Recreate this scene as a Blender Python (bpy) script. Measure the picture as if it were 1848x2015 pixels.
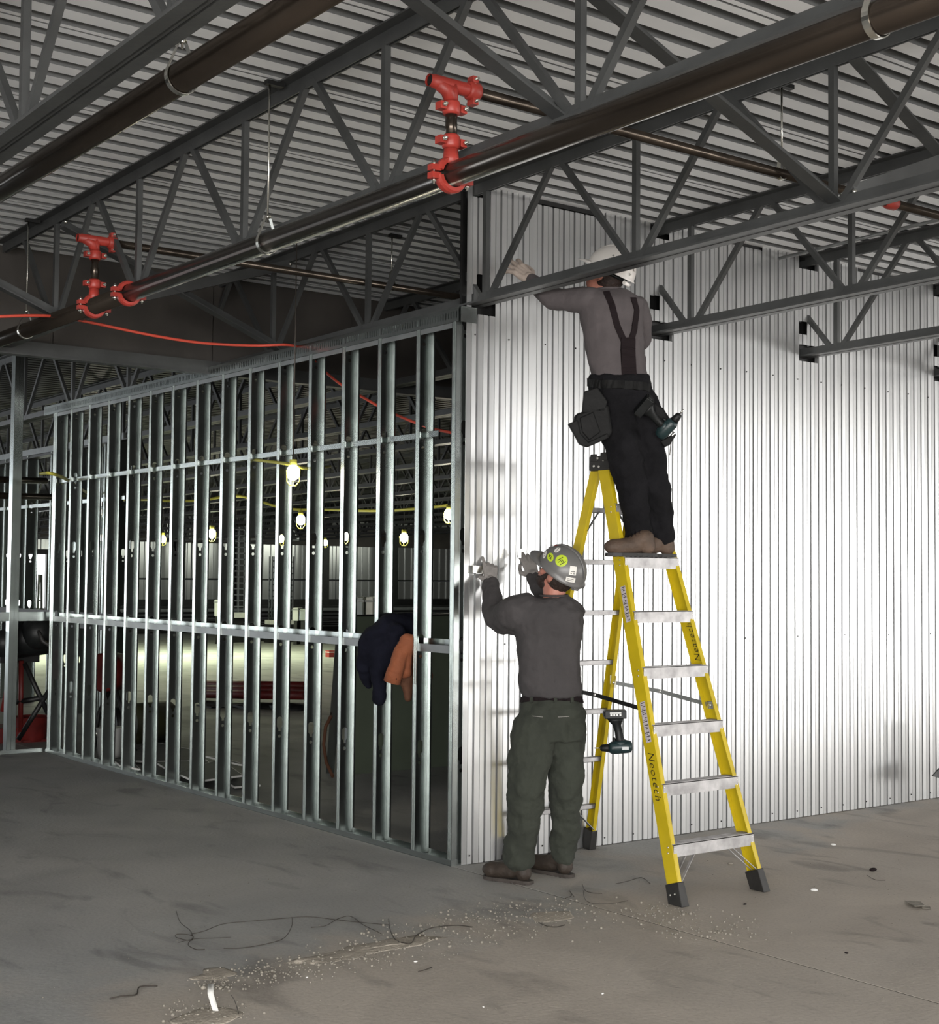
import bpy, bmesh, math, random
from mathutils import Vector, Matrix, noise
random.seed(7)
PI = math.pi
V = Vector
for o in list(bpy.data.objects): bpy.data.objects.remove(o)
SC = bpy.context.scene; COL = SC.collection
# ------------------------------------------------------------------ camera
# world: X runs along the corrugated wall, Y along the stud wall, origin at the foot of their corner
CX, CY, F = 924.0, 1007.5, 2817.99
RA = V((0.79727, 0.03497, 0.60262)); RB = V((-0.60356, 0.03037, 0.79673)); RU = V((0.00956, -0.99893, 0.04531))
def _orth():
    a = RA.normalized(); b = (RB - a * RB.dot(a)).normalized(); u = b.cross(a)
    if u.y > 0: u = -u
    return a, b, u
RA, RB, RU = _orth()
CAM = V((-4.811, -6.429, 1.6))
def ray(px, py):
    c = V((px - CX, py - CY, F)); return V((RA.dot(c), RB.dot(c), RU.dot(c))) / F
def W(px, py, d): return CAM + ray(px, py) * d          # point at camera depth d (metres)
def onfloor(px, py, z=0.0):
    r = ray(px, py); return CAM + r * ((z - CAM.z) / r.z)
def onx(px, py, x):
    r = ray(px, py); return CAM + r * ((x - CAM.x) / r.x)
def ony(px, py, y):
    r = ray(px, py); return CAM + r * ((y - CAM.y) / r.y)
cd = bpy.data.cameras.new('camera'); cam = bpy.data.objects.new('camera', cd); COL.objects.link(cam)
cd.sensor_fit = 'HORIZONTAL'; cd.sensor_width = 36.0; cd.lens = 36.0 * F / 1848.0
cd.clip_start = 0.05; cd.clip_end = 300
right = V((RA.x, RB.x, RU.x)); down = V((RA.y, RB.y, RU.y)); fwd = V((RA.z, RB.z, RU.z))
m = Matrix((right, -down, -fwd)).transposed().to_4x4(); m.translation = CAM
cam.matrix_world = m
SC.camera = cam
# ------------------------------------------------------------------ world, lights, exposure
SC.view_settings.view_transform = 'Standard'; SC.view_settings.look = 'None'
SC.view_settings.gamma = 1.0; SC.view_settings.use_curve_mapping = False
SC.view_settings.exposure = 0.0
wd = bpy.data.worlds.new('world'); SC.world = wd; wd.use_nodes = True
wd.node_tree.nodes['Background'].inputs[0].default_value = (0.9, 0.95, 1.0, 1)
wd.node_tree.nodes['Background'].inputs[1].default_value = 0.02
def area(name, loc, target, sx, sy, power, color=(1, 1, 1)):
    l = bpy.data.lights.new(name, 'AREA'); l.shape = 'RECTANGLE'; l.size = sx; l.size_y = sy; l.energy = power; l.color = color
    o = bpy.data.objects.new(name, l); COL.objects.link(o); o.location = loc
    o.rotation_euler = (V(target) - V(loc)).to_track_quat('-Z', 'Y').to_euler(); return o
def point(name, loc, power, color=(1, 1, 1), r=0.08):
    l = bpy.data.lights.new(name, 'POINT'); l.energy = power; l.color = color; l.shadow_soft_size = r
    o = bpy.data.objects.new(name, l); COL.objects.link(o); o.location = loc; return o
area('daylight_door', (13.5, -13.5, 1.45), (5.5, 0.0, 1.2), 17.0, 2.6, 1500, (1, 0.985, 0.96))
area('fill_left', (-11.0, -12.5, 1.25), (-2.0, 2.0, 2.5), 15.0, 2.4, 2600, (1, 0.98, 0.95))  # added fill light behind the camera, no door there
area('fill_overhead', (-7.0, -11.0, 3.0), (-7.0, -11.0, 0.0), 12.0, 8.0, 500, (1, 0.99, 0.96))  # added fill from above, behind the camera, to lift floor and ceiling
area('fill_far_wall', (17.0, 34.5, 3.0), (17.0, 40.0, 1.0), 22.0, 0.8, 260, (0.95, 1.0, 0.85))  # added light to brighten the far wall, no lamp fitting modelled
area('daylight_bay', (-11.0, 26.0, 1.9), (0.0, 3.0, 1.4), 10.0, 2.6, 800, (0.92, 0.97, 1.0))
area('hall_lamps', (7.0, 19.5, 2.9), (7.0, 19.5, 0.0), 5.0, 2.0, 520, (0.90, 1.0, 0.66))
# ------------------------------------------------------------------ materials
def mat(name, base, rough=0.6, metal=0.0, noise_scale=0, noise_amt=0.0, bump=0.0, bump_scale=40, spec=0.5, stretch=None, coat=0):
    m = bpy.data.materials.new(name); m.use_nodes = True; nt = m.node_tree; b = nt.nodes['Principled BSDF']
    b.inputs['Base Color'].default_value = (*base, 1); b.inputs['Roughness'].default_value = rough; b.inputs['Metallic'].default_value = metal
    b.inputs['Specular IOR Level'].default_value = spec
    if coat: b.inputs['Coat Weight'].default_value = coat
    if noise_amt or bump:
        tc = nt.nodes.new('ShaderNodeTexCoord'); mp = nt.nodes.new('ShaderNodeMapping'); nt.links.new(tc.outputs['Object'], mp.inputs['Vector'])
        if stretch: mp.inputs['Scale'].default_value = stretch
    if noise_amt:
        n = nt.nodes.new('ShaderNodeTexNoise'); n.inputs['Scale'].default_value = noise_scale; n.inputs['Detail'].default_value = 5
        nt.links.new(mp.outputs[0], n.inputs['Vector'])
        r = nt.nodes.new('ShaderNodeValToRGB')
        r.color_ramp.elements[0].position = 0.3; r.color_ramp.elements[1].position = 0.7
        r.color_ramp.elements[0].color = (*[max(0, c * (1 - noise_amt)) for c in base], 1)
        r.color_ramp.elements[1].color = (*[min(1, c * (1 + noise_amt)) for c in base], 1)
        nt.links.new(n.outputs['Fac'], r.inputs['Fac']); nt.links.new(r.outputs[0], b.inputs['Base Color'])
    if bump:
        n2 = nt.nodes.new('ShaderNodeTexNoise'); n2.inputs['Scale'].default_value = bump_scale; n2.inputs['Detail'].default_value = 4
        nt.links.new(mp.outputs[0], n2.inputs['Vector'])
        bp = nt.nodes.new('ShaderNodeBump'); bp.inputs['Strength'].default_value = bump; bp.inputs['Distance'].default_value = 0.01
        nt.links.new(n2.outputs['Fac'], bp.inputs['Height']); nt.links.new(bp.outputs[0], b.inputs['Normal'])
    return m
def emis(name, col, s):
    m = bpy.data.materials.new(name); m.use_nodes = True; b = m.node_tree.nodes['Principled BSDF']
    b.inputs['Base Color'].default_value = (*col, 1); b.inputs['Emission Color'].default_value = (*col, 1); b.inputs['Emission Strength'].default_value = s
    return m
M = {}
M['panel'] = mat('galvanised_wall_panel', (0.63, 0.635, 0.635), 0.28, 0.84, 1.2, 0.05, 0.03, 3, stretch=(1, 1, 0.25))
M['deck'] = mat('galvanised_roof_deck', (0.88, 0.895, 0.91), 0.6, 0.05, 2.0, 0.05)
M['flute'] = mat('shaded_deck_flute', (0.15, 0.155, 0.155), 0.6, 0.3, 3.0, 0.1)  # same deck metal; the shade inside the grooves is put into this darker colour
M['galv'] = mat('galvanised_stud', (0.40, 0.43, 0.42), 0.27, 1.0, 6, 0.10, 0.02, 10)
M['galv_dull'] = mat('dull_galvanised', (0.26, 0.27, 0.27), 0.45, 0.8, 6, 0.15)
M['joist'] = mat('grey_joist_paint', (0.048, 0.050, 0.050), 0.45, 0.0, 5, 0.2, 0.1, 30)
M['pipe'] = mat('black_steel_pipe', (0.060, 0.048, 0.038), 0.24, 0.75, 9, 0.45, 0.08, 25, stretch=(1, 0.1, 1))
M['red'] = mat('red_coupling_paint', (0.33, 0.034, 0.024), 0.45, 0.0, 12, 0.2, 0.1, 40)
M['zinc'] = mat('zinc_plated_steel', (0.75, 0.74, 0.68), 0.25, 1.0)
M['yellow'] = mat('yellow_fibreglass', (0.50, 0.375, 0.008), 0.42, 0.0, 7, 0.10, 0.05, 60)
M['alu'] = mat('worn_aluminium', (0.40, 0.39, 0.39), 0.5, 0.6, 14, 0.3, 0.05, 60)
M['rubber'] = mat('black_rubber', (0.018, 0.017, 0.016), 0.55, 0, 20, 0.3)
M['rivet'] = mat('bright_rivet', (0.85, 0.83, 0.78), 0.3, 0.9)
M['plastic'] = mat('black_plastic', (0.009, 0.010, 0.010), 0.45, 0, 30, 0.3, spec=.25)
M['teal'] = mat('dark_teal_tool_plastic', (0.012, 0.028, 0.030), 0.4, 0, 30, 0.3)
M['shirt'] = mat('charcoal_jersey', (0.044, 0.040, 0.041), 0.9, 0, 8, 0.12, 0.25, 60)
M['shirt2'] = mat('taupe_grey_jersey', (0.075, 0.064, 0.066), 0.9, 0, 8, 0.12, 0.25, 60)
M['green'] = mat('dark_green_work_cotton', (0.026, 0.030, 0.022), 0.9, 0, 9, 0.18, 0.3, 70)
M['leather'] = mat('black_leather', (0.007, 0.007, 0.007), 0.6, 0, 12, 0.4, 0.2, 50, spec=.15)
M['black'] = mat('black_work_cotton', (0.007, 0.0068, 0.008), 0.9, 0, 9, 0.3, 0.3, 70, spec=.15)
M['strap'] = mat('dark_brown_strap', (0.012, 0.008, 0.009), 0.85, spec=.15)
M['skin'] = mat('skin', (0.40, 0.165, 0.12), 0.55, 0, 20, 0.08)
M['hair'] = mat('dark_brown_hair', (0.02, 0.010, 0.007), 0.7, 0, 60, 0.4, 0.6, 120)
M['glove'] = mat('grey_work_glove', (0.22, 0.205, 0.195), 0.85, 0, 25, 0.15, 0.3, 80)
M['glove2'] = mat('beige_leather_glove', (0.40, 0.33, 0.285), 0.8, 0, 25, 0.15, 0.3, 80)
M['hat_grey'] = mat('grey_hard_hat_shell', (0.13, 0.127, 0.125), 0.35, 0, 5, 0.08)
M['hat_white'] = mat('white_hard_hat_shell', (0.72, 0.69, 0.66), 0.35, 0, 5, 0.05)
M['boot'] = mat('dark_brown_leather', (0.030, 0.021, 0.015), 0.65, 0, 15, 0.3, 0.3, 60)
M['boot_tan'] = mat('tan_leather', (0.085, 0.055, 0.038), 0.7, 0, 15, 0.3, 0.3, 60)
M['sole'] = mat('dusty_rubber_sole', (0.045, 0.037, 0.032), 0.8, 0, 25, 0.3)
M['navy'] = mat('navy_cloth', (0.006, 0.0065, 0.012), 0.9, 0, 10, 0.3, 0.3, 60, spec=.1)
M['rust'] = mat('rust_brown_canvas', (0.21, 0.062, 0.024), 0.85, 0, 10, 0.15, 0.3, 80)
M['rust_dark'] = mat('dark_brown_canvas', (0.09, 0.035, 0.016), 0.85, 0, 10, 0.15, 0.3, 80)
M['sticker_green'] = mat('lime_sticker', (0.47, 0.60, 0.03), 0.5)
M['sticker_white'] = mat('white_sticker', (0.72, 0.70, 0.66), 0.5)
M['ink'] = mat('black_marker_ink', (0.012, 0.010, 0.008), 0.6)
M['label'] = mat('pale_lilac_label', (0.48, 0.44, 0.47), 0.5, 0, 90, 0.25)
M['cable_red'] = mat('orange_red_cable', (0.50, 0.06, 0.035), 0.5)
M['cable_yellow'] = mat('yellow_cable', (0.55, 0.52, 0.08), 0.5)
M['wire'] = mat('dark_wire', (0.05, 0.042, 0.035), 0.5, 0.3)
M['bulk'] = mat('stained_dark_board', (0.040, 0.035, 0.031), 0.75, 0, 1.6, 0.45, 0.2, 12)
M['greenboard'] = mat('green_drywall', (0.085, 0.105, 0.075), 0.8, 0, 2, 0.12)
M['drywall'] = mat('grey_drywall_sheet', (0.19, 0.20, 0.19), 0.8, 0, 4, 0.1)
M['drywall_edge'] = mat('white_paper_edge', (0.75, 0.75, 0.72), 0.7)
M['dark'] = mat('dark_painted_metal', (0.012, 0.012, 0.012), 0.5, 0.3, 12, 0.4)
M['dullred'] = mat('red_machine_paint', (0.13, 0.012, 0.010), 0.5, 0, 10, 0.3)
M['white'] = mat('white_plastic', (0.7, 0.7, 0.68), 0.5, 0, 6, 0.1)
M['olive'] = mat('olive_tarp', (0.05, 0.05, 0.02), 0.7, 0, 8, 0.3)
M['joint'] = mat('dirty_joint_filler', (0.07, 0.065, 0.055), 0.9)
M['pebble'] = mat('concrete_crumb', (0.25, 0.23, 0.195), 0.9, 0, 30, 0.25)
M['dust'] = mat('swept_dust', (0.42, 0.375, 0.315), 0.95, 0, 9, 0.18, 0.8, 60)
M['bulb'] = emis('lit_bulb', (1.0, 0.95, 0.80), 40)
M['day'] = emis('daylight_outside', (0.95, 0.98, 1.0), 6)
def floor_mat():
    m = bpy.data.materials.new('dusty_concrete'); m.use_nodes = True; nt = m.node_tree; b = nt.nodes['Principled BSDF']; L = nt.links.new
    tc = nt.nodes.new('ShaderNodeTexCoord')
    def nz(s, d, dist=0, sc=None):
        n = nt.nodes.new('ShaderNodeTexNoise'); n.inputs['Scale'].default_value = s; n.inputs['Detail'].default_value = d; n.inputs['Distortion'].default_value = dist
        if sc:
            mp = nt.nodes.new('ShaderNodeMapping'); mp.inputs['Scale'].default_value = sc; mp.inputs['Rotation'].default_value = (0, 0, 0.65); L(tc.outputs['Object'], mp.inputs['Vector']); L(mp.outputs[0], n.inputs['Vector'])
        else: L(tc.outputs['Object'], n.inputs['Vector'])
        return n
    def ramp(n, stops):
        r = nt.nodes.new('ShaderNodeValToRGB'); e = r.color_ramp.elements
        e[0].position, e[0].color = stops[0][0], (*stops[0][1], 1); e[1].position, e[1].color = stops[-1][0], (*stops[-1][1], 1)
        for p, c in stops[1:-1]: x = e.new(p); x.color = (*c, 1)
        L(n.outputs['Fac'], r.inputs['Fac']); return r
    def mix(f, a, c, mode='MIX', fac=None):
        x = nt.nodes.new('ShaderNodeMix'); x.data_type = 'RGBA'; x.blend_type = mode
        if f is not None: L(f, x.inputs[0])
        else: x.inputs[0].default_value = fac
        L(a, x.inputs[6]); L(c, x.inputs[7]); return x.outputs[2]
    big = ramp(nz(0.55, 3, 0.4), [(0.38, (0.40, 0.40, 0.39)), (0.62, (0.52, 0.485, 0.44))])
    grey = ramp(nz(1.3, 4, 0.8), [(0.35, (0.42, 0.42, 0.42)), (0.65, (0.58, 0.58, 0.58))])
    # brownish dust tracked over the near right part of the slab; its edge runs from p1 to p2
    p1, p2 = onfloor(150, 1990), onfloor(1000, 1775); e_ = (p2 - p1).normalized(); nn_ = V((e_.y, -e_.x, 0))
    if nn_.dot(onfloor(1200, 1950) - p1) < 0: nn_ = -nn_
    dt = nt.nodes.new('ShaderNodeVectorMath'); dt.operation = 'DOT_PRODUCT'; dt.inputs[1].default_value = nn_; L(tc.outputs['Object'], dt.inputs[0])
    nzz = nz(1.7, 5, 0.6); ml = nt.nodes.new('ShaderNodeMath'); ml.operation = 'MULTIPLY_ADD'; ml.inputs[1].default_value = 2.6; L(nzz.outputs['Fac'], ml.inputs[0]); L(dt.outputs['Value'], ml.inputs[2])
    mr = nt.nodes.new('ShaderNodeMapRange'); mr.interpolation_type = 'SMOOTHSTEP'; k_ = nn_.dot(p1) + 1.3; mr.inputs['From Min'].default_value = k_ - .45; mr.inputs['From Max'].default_value = k_ + .55; L(ml.outputs[0], mr.inputs['Value'])
    rgb = nt.nodes.new('ShaderNodeRGB'); rgb.outputs[0].default_value = (.50, .445, .385, 1); rg2 = nt.nodes.new('ShaderNodeRGB'); rg2.outputs[0].default_value = (.375, .38, .375, 1)
    big2 = mix(mr.outputs['Result'], rg2.outputs[0], rgb.outputs[0]); big1 = mix(None, big.outputs[0], big2, 'MIX', 0.75)
    c = mix(None, big1, grey.outputs[0], 'OVERLAY', 0.55)
    st = ramp(nz(3.2, 6, 1.2, (1.0, 0.42, 1)), [(0.30, (0.45, 0.45, 0.46)), (0.44, (1, 1, 1)), (0.9, (1, 1, 1))])
    c = mix(None, c, st.outputs[0], 'MULTIPLY', 0.55)
    sp = ramp(nz(70, 3), [(0.25, (0.75, 0.75, 0.75)), (0.5, (1, 1, 1)), (0.8, (1.0, 1.0, 1.0))])
    c = mix(None, c, sp.outputs[0], 'MULTIPLY', 0.6)
    L(c, b.inputs['Base Color']); b.inputs['Specular IOR Level'].default_value = 0.2
    rr = ramp(nz(2.0, 4), [(0.3, (0.62,) * 3), (0.7, (0.78,) * 3)]); L(rr.outputs[0], b.inputs['Roughness'])
    bp = nt.nodes.new('ShaderNodeBump'); bp.inputs['Strength'].default_value = 0.25; bp.inputs['Distance'].default_value = 0.01
    L(nz(45, 5).outputs['Fac'], bp.inputs['Height']); L(bp.outputs[0], b.inputs['Normal'])
    return m
M['floor'] = floor_mat()
# ------------------------------------------------------------------ mesh helpers
class MB:
    def __init__(s): s.v = []; s.f = []; s.sm = []
    def add(s, vs, fs, smooth=False):
        n = len(s.v); s.v += [tuple(p) for p in vs]; s.f += [tuple(i + n for i in f) for f in fs]; s.sm += [smooth] * len(fs); return s
    def box(s, lo, hi, mtx=None):
        (x0, y0, z0), (x1, y1, z1) = lo, hi
        vs = [V(p) for p in ((x0, y0, z0), (x1, y0, z0), (x1, y1, z0), (x0, y1, z0), (x0, y0, z1), (x1, y0, z1), (x1, y1, z1), (x0, y1, z1))]
        if mtx: vs = [mtx @ p for p in vs]
        return s.add(vs, [(0, 3, 2, 1), (4, 5, 6, 7), (0, 1, 5, 4), (1, 2, 6, 5), (2, 3, 7, 6), (3, 0, 4, 7)])
    def bar(s, a, b, w, h, up=(0, 0, 1), prof=None):
        """bar from a to b; rectangular w (side) x h (along up), or an extruded 2-D profile [(side, up)]"""
        a, b = V(a), V(b); d = (b - a).normalized(); up = V(up); sd = d.cross(up)
        if sd.length < 1e-4: sd = d.cross(V((1, 0, 0)))
        sd.normalize(); u = sd.cross(d)
        pr = prof or [(-w / 2, -h / 2), (w / 2, -h / 2), (w / 2, h / 2), (-w / 2, h / 2)]
        n = len(pr); vs = [a + sd * x + u * y for x, y in pr] + [b + sd * x + u * y for x, y in pr]
        return s.add(vs, [(i, (i + 1) % n, n + (i + 1) % n, n + i) for i in range(n)] + [tuple(range(n - 1, -1, -1)), tuple(range(n, 2 * n))])
    def tube(s, pts, r, n=10, cap=True, closed=False):
        pts = [V(p) for p in pts]; rs = r if isinstance(r, (list, tuple)) else [r] * len(pts); k = len(pts); vs = []; prev = None
        for i, p in enumerate(pts):
            if closed: t = pts[(i + 1) % k] - pts[i - 1]
            else: t = pts[min(i + 1, k - 1)] - pts[max(i - 1, 0)]
            t = t.normalized()
            if prev is None: prev = t.orthogonal().normalized()
            prev = (prev - t * prev.dot(t)).normalized(); b = t.cross(prev)
            vs += [p + (prev * math.cos(2 * PI * j / n) + b * math.sin(2 * PI * j / n)) * rs[i] for j in range(n)]
        fs = []
        for i in range(k if closed else k - 1):
            for j in range(n):
                a = i * n + j; a2 = i * n + (j + 1) % n; c = ((i + 1) % k) * n + j; c2 = ((i + 1) % k) * n + (j + 1) % n
                fs.append((a, a2, c2, c))
        s.add(vs, fs, True)
        if cap and not closed:
            N = len(s.v) - len(vs); s.f += [tuple(N + j for j in range(n - 1, -1, -1)), tuple(N + (k - 1) * n + j for j in range(n))]; s.sm += [False, False]
        return s
    def loft(s, rings, cap=True, smooth=True):
        n = len(rings[0]); vs = [p for r in rings for p in r]; fs = []
        for i in range(len(rings) - 1):
            for j in range(n): fs.append((i * n + j, i * n + (j + 1) % n, (i + 1) * n + (j + 1) % n, (i + 1) * n + j))
        if cap: fs += [tuple(range(n - 1, -1, -1)), tuple((len(rings) - 1) * n + j for j in range(n))]
        return s.add(vs, fs, smooth)
    def ell(s, c, r, ax=None, n=14, m=9):
        """ellipsoid, radii r (tuple) along the columns of ax"""
        c = V(c); ax = ax or Matrix.Identity(3); r = r if isinstance(r, (list, tuple)) else (r, r, r)
        rings = []
        for i in range(m + 1):
            t = -PI / 2 + PI * (i + 0.02) / (m + 0.04)
            rings.append([c + ax @ V((r[0] * math.cos(t) * math.cos(2 * PI * j / n), r[1] * math.cos(t) * math.sin(2 * PI * j / n), r[2] * math.sin(t))) for j in range(n)])
        return s.loft(rings)
    def cap(s, a, b, ra, rb, n=12):
        """tapered capsule"""
        a, b = V(a), V(b); L = (b - a).length; d = (b - a) / max(L, 1e-6); p = []; r = []
        for i in range(4): t = PI / 2 * (1 - (i + .15) / 4); p.append(a - d * ra * math.sin(t)); r.append(ra * math.cos(t))
        p.append(a); r.append(ra); p.append(b); r.append(rb)
        for i in range(4): t = PI / 2 * (i + .85) / 4; p.append(b + d * rb * math.sin(t)); r.append(rb * math.cos(t))
        return s.tube(p, r, n)
    def prism(s, poly, a, b):
        """poly: list of 3-D points, extruded by vector b - a"""
        d = V(b) - V(a); n = len(poly); vs = [V(p) for p in poly] + [V(p) + d for p in poly]
        return s.add(vs, [(i, (i + 1) % n, n + (i + 1) % n, n + i) for i in range(n)] + [tuple(range(n - 1, -1, -1)), tuple(range(n, 2 * n))])
    def mesh(s, name):
        me = bpy.data.meshes.new(name); me.from_pydata(s.v, [], s.f)
        me.polygons.foreach_set('use_smooth', s.sm); me.update()
        bm = bmesh.new(); bm.from_mesh(me); bmesh.ops.recalc_face_normals(bm, faces=bm.faces); bm.to_mesh(me); bm.free()
        return me
    def build(s, name, material, parent=None):
        me = s.mesh(name); me.materials.append(M[material] if isinstance(material, str) else material)
        return link(name, me, parent)
def link(name, me, parent=None, loc=None):
    o = bpy.data.objects.new(name, me); COL.objects.link(o)
    if parent:
        o.parent = parent; o.matrix_parent_inverse = parent.matrix_world.inverted()
    if loc is not None: o.location = loc
    return o
def tag(o, label=None, cat=None, group=None, kind=None):
    if label: o['label'] = label
    if cat: o['category'] = cat
    if group: o['group'] = group
    if kind: o['kind'] = kind
    return o
def root(name, label=None, cat=None, group=None, kind=None, loc=(0, 0, 0)):
    o = bpy.data.objects.new(name, None); COL.objects.link(o); o.location = loc; o.matrix_world = Matrix.Translation(loc); o.empty_display_size = 0.1
    return tag(o, label, cat, group, kind)
def bevel(o, w=0.003, seg=2):
    md = o.modifiers.new('bevel', 'BEVEL'); md.width = w; md.segments = seg; md.limit_method = 'ANGLE'; md.angle_limit = 0.6; return o
def remesh(mb, name, material, parent, vox, smooth=6, disp=None, extra=None):
    """fuse overlapping volumes into one continuous skin"""
    me = mb.mesh(name + '_tmp'); t = bpy.data.objects.new('tmp', me); COL.objects.link(t)
    r = t.modifiers.new('r', 'REMESH'); r.mode = 'VOXEL'; r.voxel_size = vox; r.use_smooth_shade = True
    if smooth:
        sm = t.modifiers.new('s', 'SMOOTH'); sm.iterations = smooth; sm.factor = 0.6
    if disp:
        tx = bpy.data.textures.new(name + '_folds', 'CLOUDS'); tx.noise_scale = disp[1]; tx.noise_depth = 2
        dm = t.modifiers.new('d', 'DISPLACE'); dm.texture = tx; dm.strength = disp[0]; dm.mid_level = 0.5; dm.texture_coords = 'LOCAL'
    dg = bpy.context.evaluated_depsgraph_get(); dg.update()
    out = bpy.data.meshes.new_from_object(t.evaluated_get(dg)); out.name = name
    bpy.data.objects.remove(t); bpy.data.meshes.remove(me)
    out.materials.clear(); out.materials.append(M[material])
    for p in out.polygons: p.use_smooth = True
    return link(name, out, parent)
# ------------------------------------------------------------------ structure: floor
ZC = 3.84; JX = 0.34
jx = onfloor(1404, 1850).x
fl = root('floor', kind='structure')
for (x0, x1) in ((-30, jx - 0.0055), (jx + 0.0055, 60)):
    b = MB().box((x0, -26, -0.15), (x1, 62, 0)); b.build('slab', 'floor', fl)
MB().box((jx - .0055, -26, -0.14), (jx + .0055, -0.05, -0.0015)).build('joint_filler', 'joint', fl); MB().box((-30, -26, -0.2), (60, 62, -0.151)).build('base_course', 'dark', fl)
# ------------------------------------------------------------------ structure: roof deck in 0.914 m sheets, ribs along X
ce = root('ceiling', kind='structure')
def deck_profile(y0):
    P = []; z = ZC
    for k in range(6):
        y = y0 + k * 0.1524; f = 0.090
        if k == 0: P += [(y, z), (y + 0.030, z), (y + 0.033, z + 0.012), (y + 0.040, z + 0.012), (y + 0.043, z), (y + f, z)]
        else: P += [(y, z), (y + f, z)]
        P += [(y + f + 0.002, z + 0.042), (y + 0.1524 - 0.002, z + 0.042)]
    P.append((y0 + 0.9144, z)); return P
pr = deck_profile(0.0); X0, X1 = -14.0, 44.0
vs = []; fs = []
for (y, z) in pr: vs += [(X0, y, z), (X1, y, z)]
nb = len(pr)
for (y, z) in pr: vs += [(X0, y, z + 0.002), (X1, y, z + 0.002)]
for i in range(nb - 1):
    fs.append((2 * i, 2 * i + 1, 2 * i + 3, 2 * i + 2)); o_ = 2 * nb; fs.append((o_ + 2 * i, o_ + 2 * i + 2, o_ + 2 * i + 3, o_ + 2 * i + 1))
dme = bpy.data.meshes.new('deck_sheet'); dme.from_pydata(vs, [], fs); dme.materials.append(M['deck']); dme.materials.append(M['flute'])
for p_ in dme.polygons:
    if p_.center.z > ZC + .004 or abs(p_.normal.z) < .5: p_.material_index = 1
M['deck_shaded'] = mat('shaded_far_deck', (0.025, 0.025, 0.024), 0.6, 0.1, 2.0, 0.1)  # same deck, colour darkened to paint in the gloom past the bulkhead
dme2 = dme.copy(); dme2.materials.clear(); dme2.materials.append(M['deck_shaded']); dme2.materials.append(M['deck_shaded'])
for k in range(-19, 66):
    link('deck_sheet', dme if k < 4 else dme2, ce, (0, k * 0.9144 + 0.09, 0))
MB().box((X0, -18, ZC + 0.045), (X1, 60, ZC + 0.10)).build('roof_insulation', 'dark', ce)
# ------------------------------------------------------------------ structure: corrugated wall along X (plane y = 0)
wl = root('wall_right', kind='structure')
PW = 0.4996; RIBS = 6
def panel(ix, x0, holes, zt, zrows):
    """six shallow ribs; the dark side faces the corner. holes: (xa, xb, za, zb)"""
    prof = []; p = PW / RIBS
    for k in range(RIBS):
        x = x0 + k * p
        prof += [(x, -0.013), (x + 0.0335, -0.0145), (x + 0.0345, -0.009), (x + 0.0375, -0.009), (x + 0.0385, -0.0145), (x + 0.0690, -0.013), (x + 0.0700, 0.012), (x + p - 0.0012, 0.012)]
    prof.append((x0 + PW, -0.0125)); prof.append((x0 + PW + 0.010, -0.012))
    wob = [0.0006 * noise.noise(V((q[0] * 3.1, 0.3, ix))) for q in prof]
    zs = sorted(set([0.004] + zrows + [zt] + [h[2] for h in holes] + [h[3] for h in holes]))
    fine = []
    for a, b in zip(zs[:-1], zs[1:]):
        n = max(1, int((b - a) / 0.35)); fine += [a + (b - a) * i / n for i in range(n)]
    fine.append(zs[-1]); zs = fine
    vs = []
    for z in zs:
        for i, (x, y) in enumerate(prof):
            w = 0.0016 * noise.noise(V((x * 2.0, z * 0.5, 4.0)))
            vs.append((x, y - 0.004 + wob[i] + w, z))
    n = len(prof); fs = []
    for r in range(len(zs) - 1):
        zc = (zs[r] + zs[r + 1]) / 2
        for i in range(n - 1):
            xc = (prof[i][0] + prof[i + 1][0]) / 2
            if any(h[0] < xc < h[1] and h[2] - 1e-4 < zc < h[3] + 1e-4 for h in holes): continue
            fs.append((r * n + i, r * n + i + 1, (r + 1) * n + i + 1, (r + 1) * n + i))
    me = bpy.data.meshes.new('wall_panel'); me.from_pydata(vs, [], fs); me.materials.append(M['panel'])
    o = link('wall_panel', me, wl); s = o.modifiers.new('t', 'SOLIDIFY'); s.thickness = 0.0012; s.offset = -1
    return o
holes = {}
holes[0] = [(0.03, 0.215, 3.09, 3.20), (0.075, 0.125, 3.20, 3.32), (0.03, 0.17, 3.76, 3.90)]
jxs = [0.06, 1.53, 2.95, 4.46]
for k in range(0, 30):
    x0 = 0.005 + k * PW - 0.022 * (k > 0); hs = list(holes.get(k, []))
    for j in jxs[1:]:
        if x0 - 0.12 < j < x0 + PW + .1:
            hs += [(j - .09, j + 0.09, 3.10, 3.215), (j - .09, j + 0.0, 3.285, 3.375), (j - .09, j + 0.085, 3.74, 3.90)]
    zt = 3.80 + 0.012 * random.uniform(-1, 1.6)
    panel(k, x0, hs, zt, [])
sc = MB()
rr = random.Random(3)
for k in range(0, 60):
    x = 0.07 + k * 0.25
    for z in (0.05, 1.217, 2.97):
        if z == 0.05 or k % 2 or z > 2: sc.ell((x + rr.uniform(-.02, .02), -0.020, z + rr.uniform(-.004, .004)), (0.005, 0.004, 0.005), n=6, m=4)
sc.build('screw_row', 'dark', wl)['kind'] = 'stuff'
MB().box((0.02, 0.05, 0.0), (15, 0.07, 3.8)).build('backing_board', 'dark', wl)
MB().box((0.02, 0.0, 3.805), (15, 0.05, 3.838)).build('wall_head', 'dark', wl)
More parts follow.
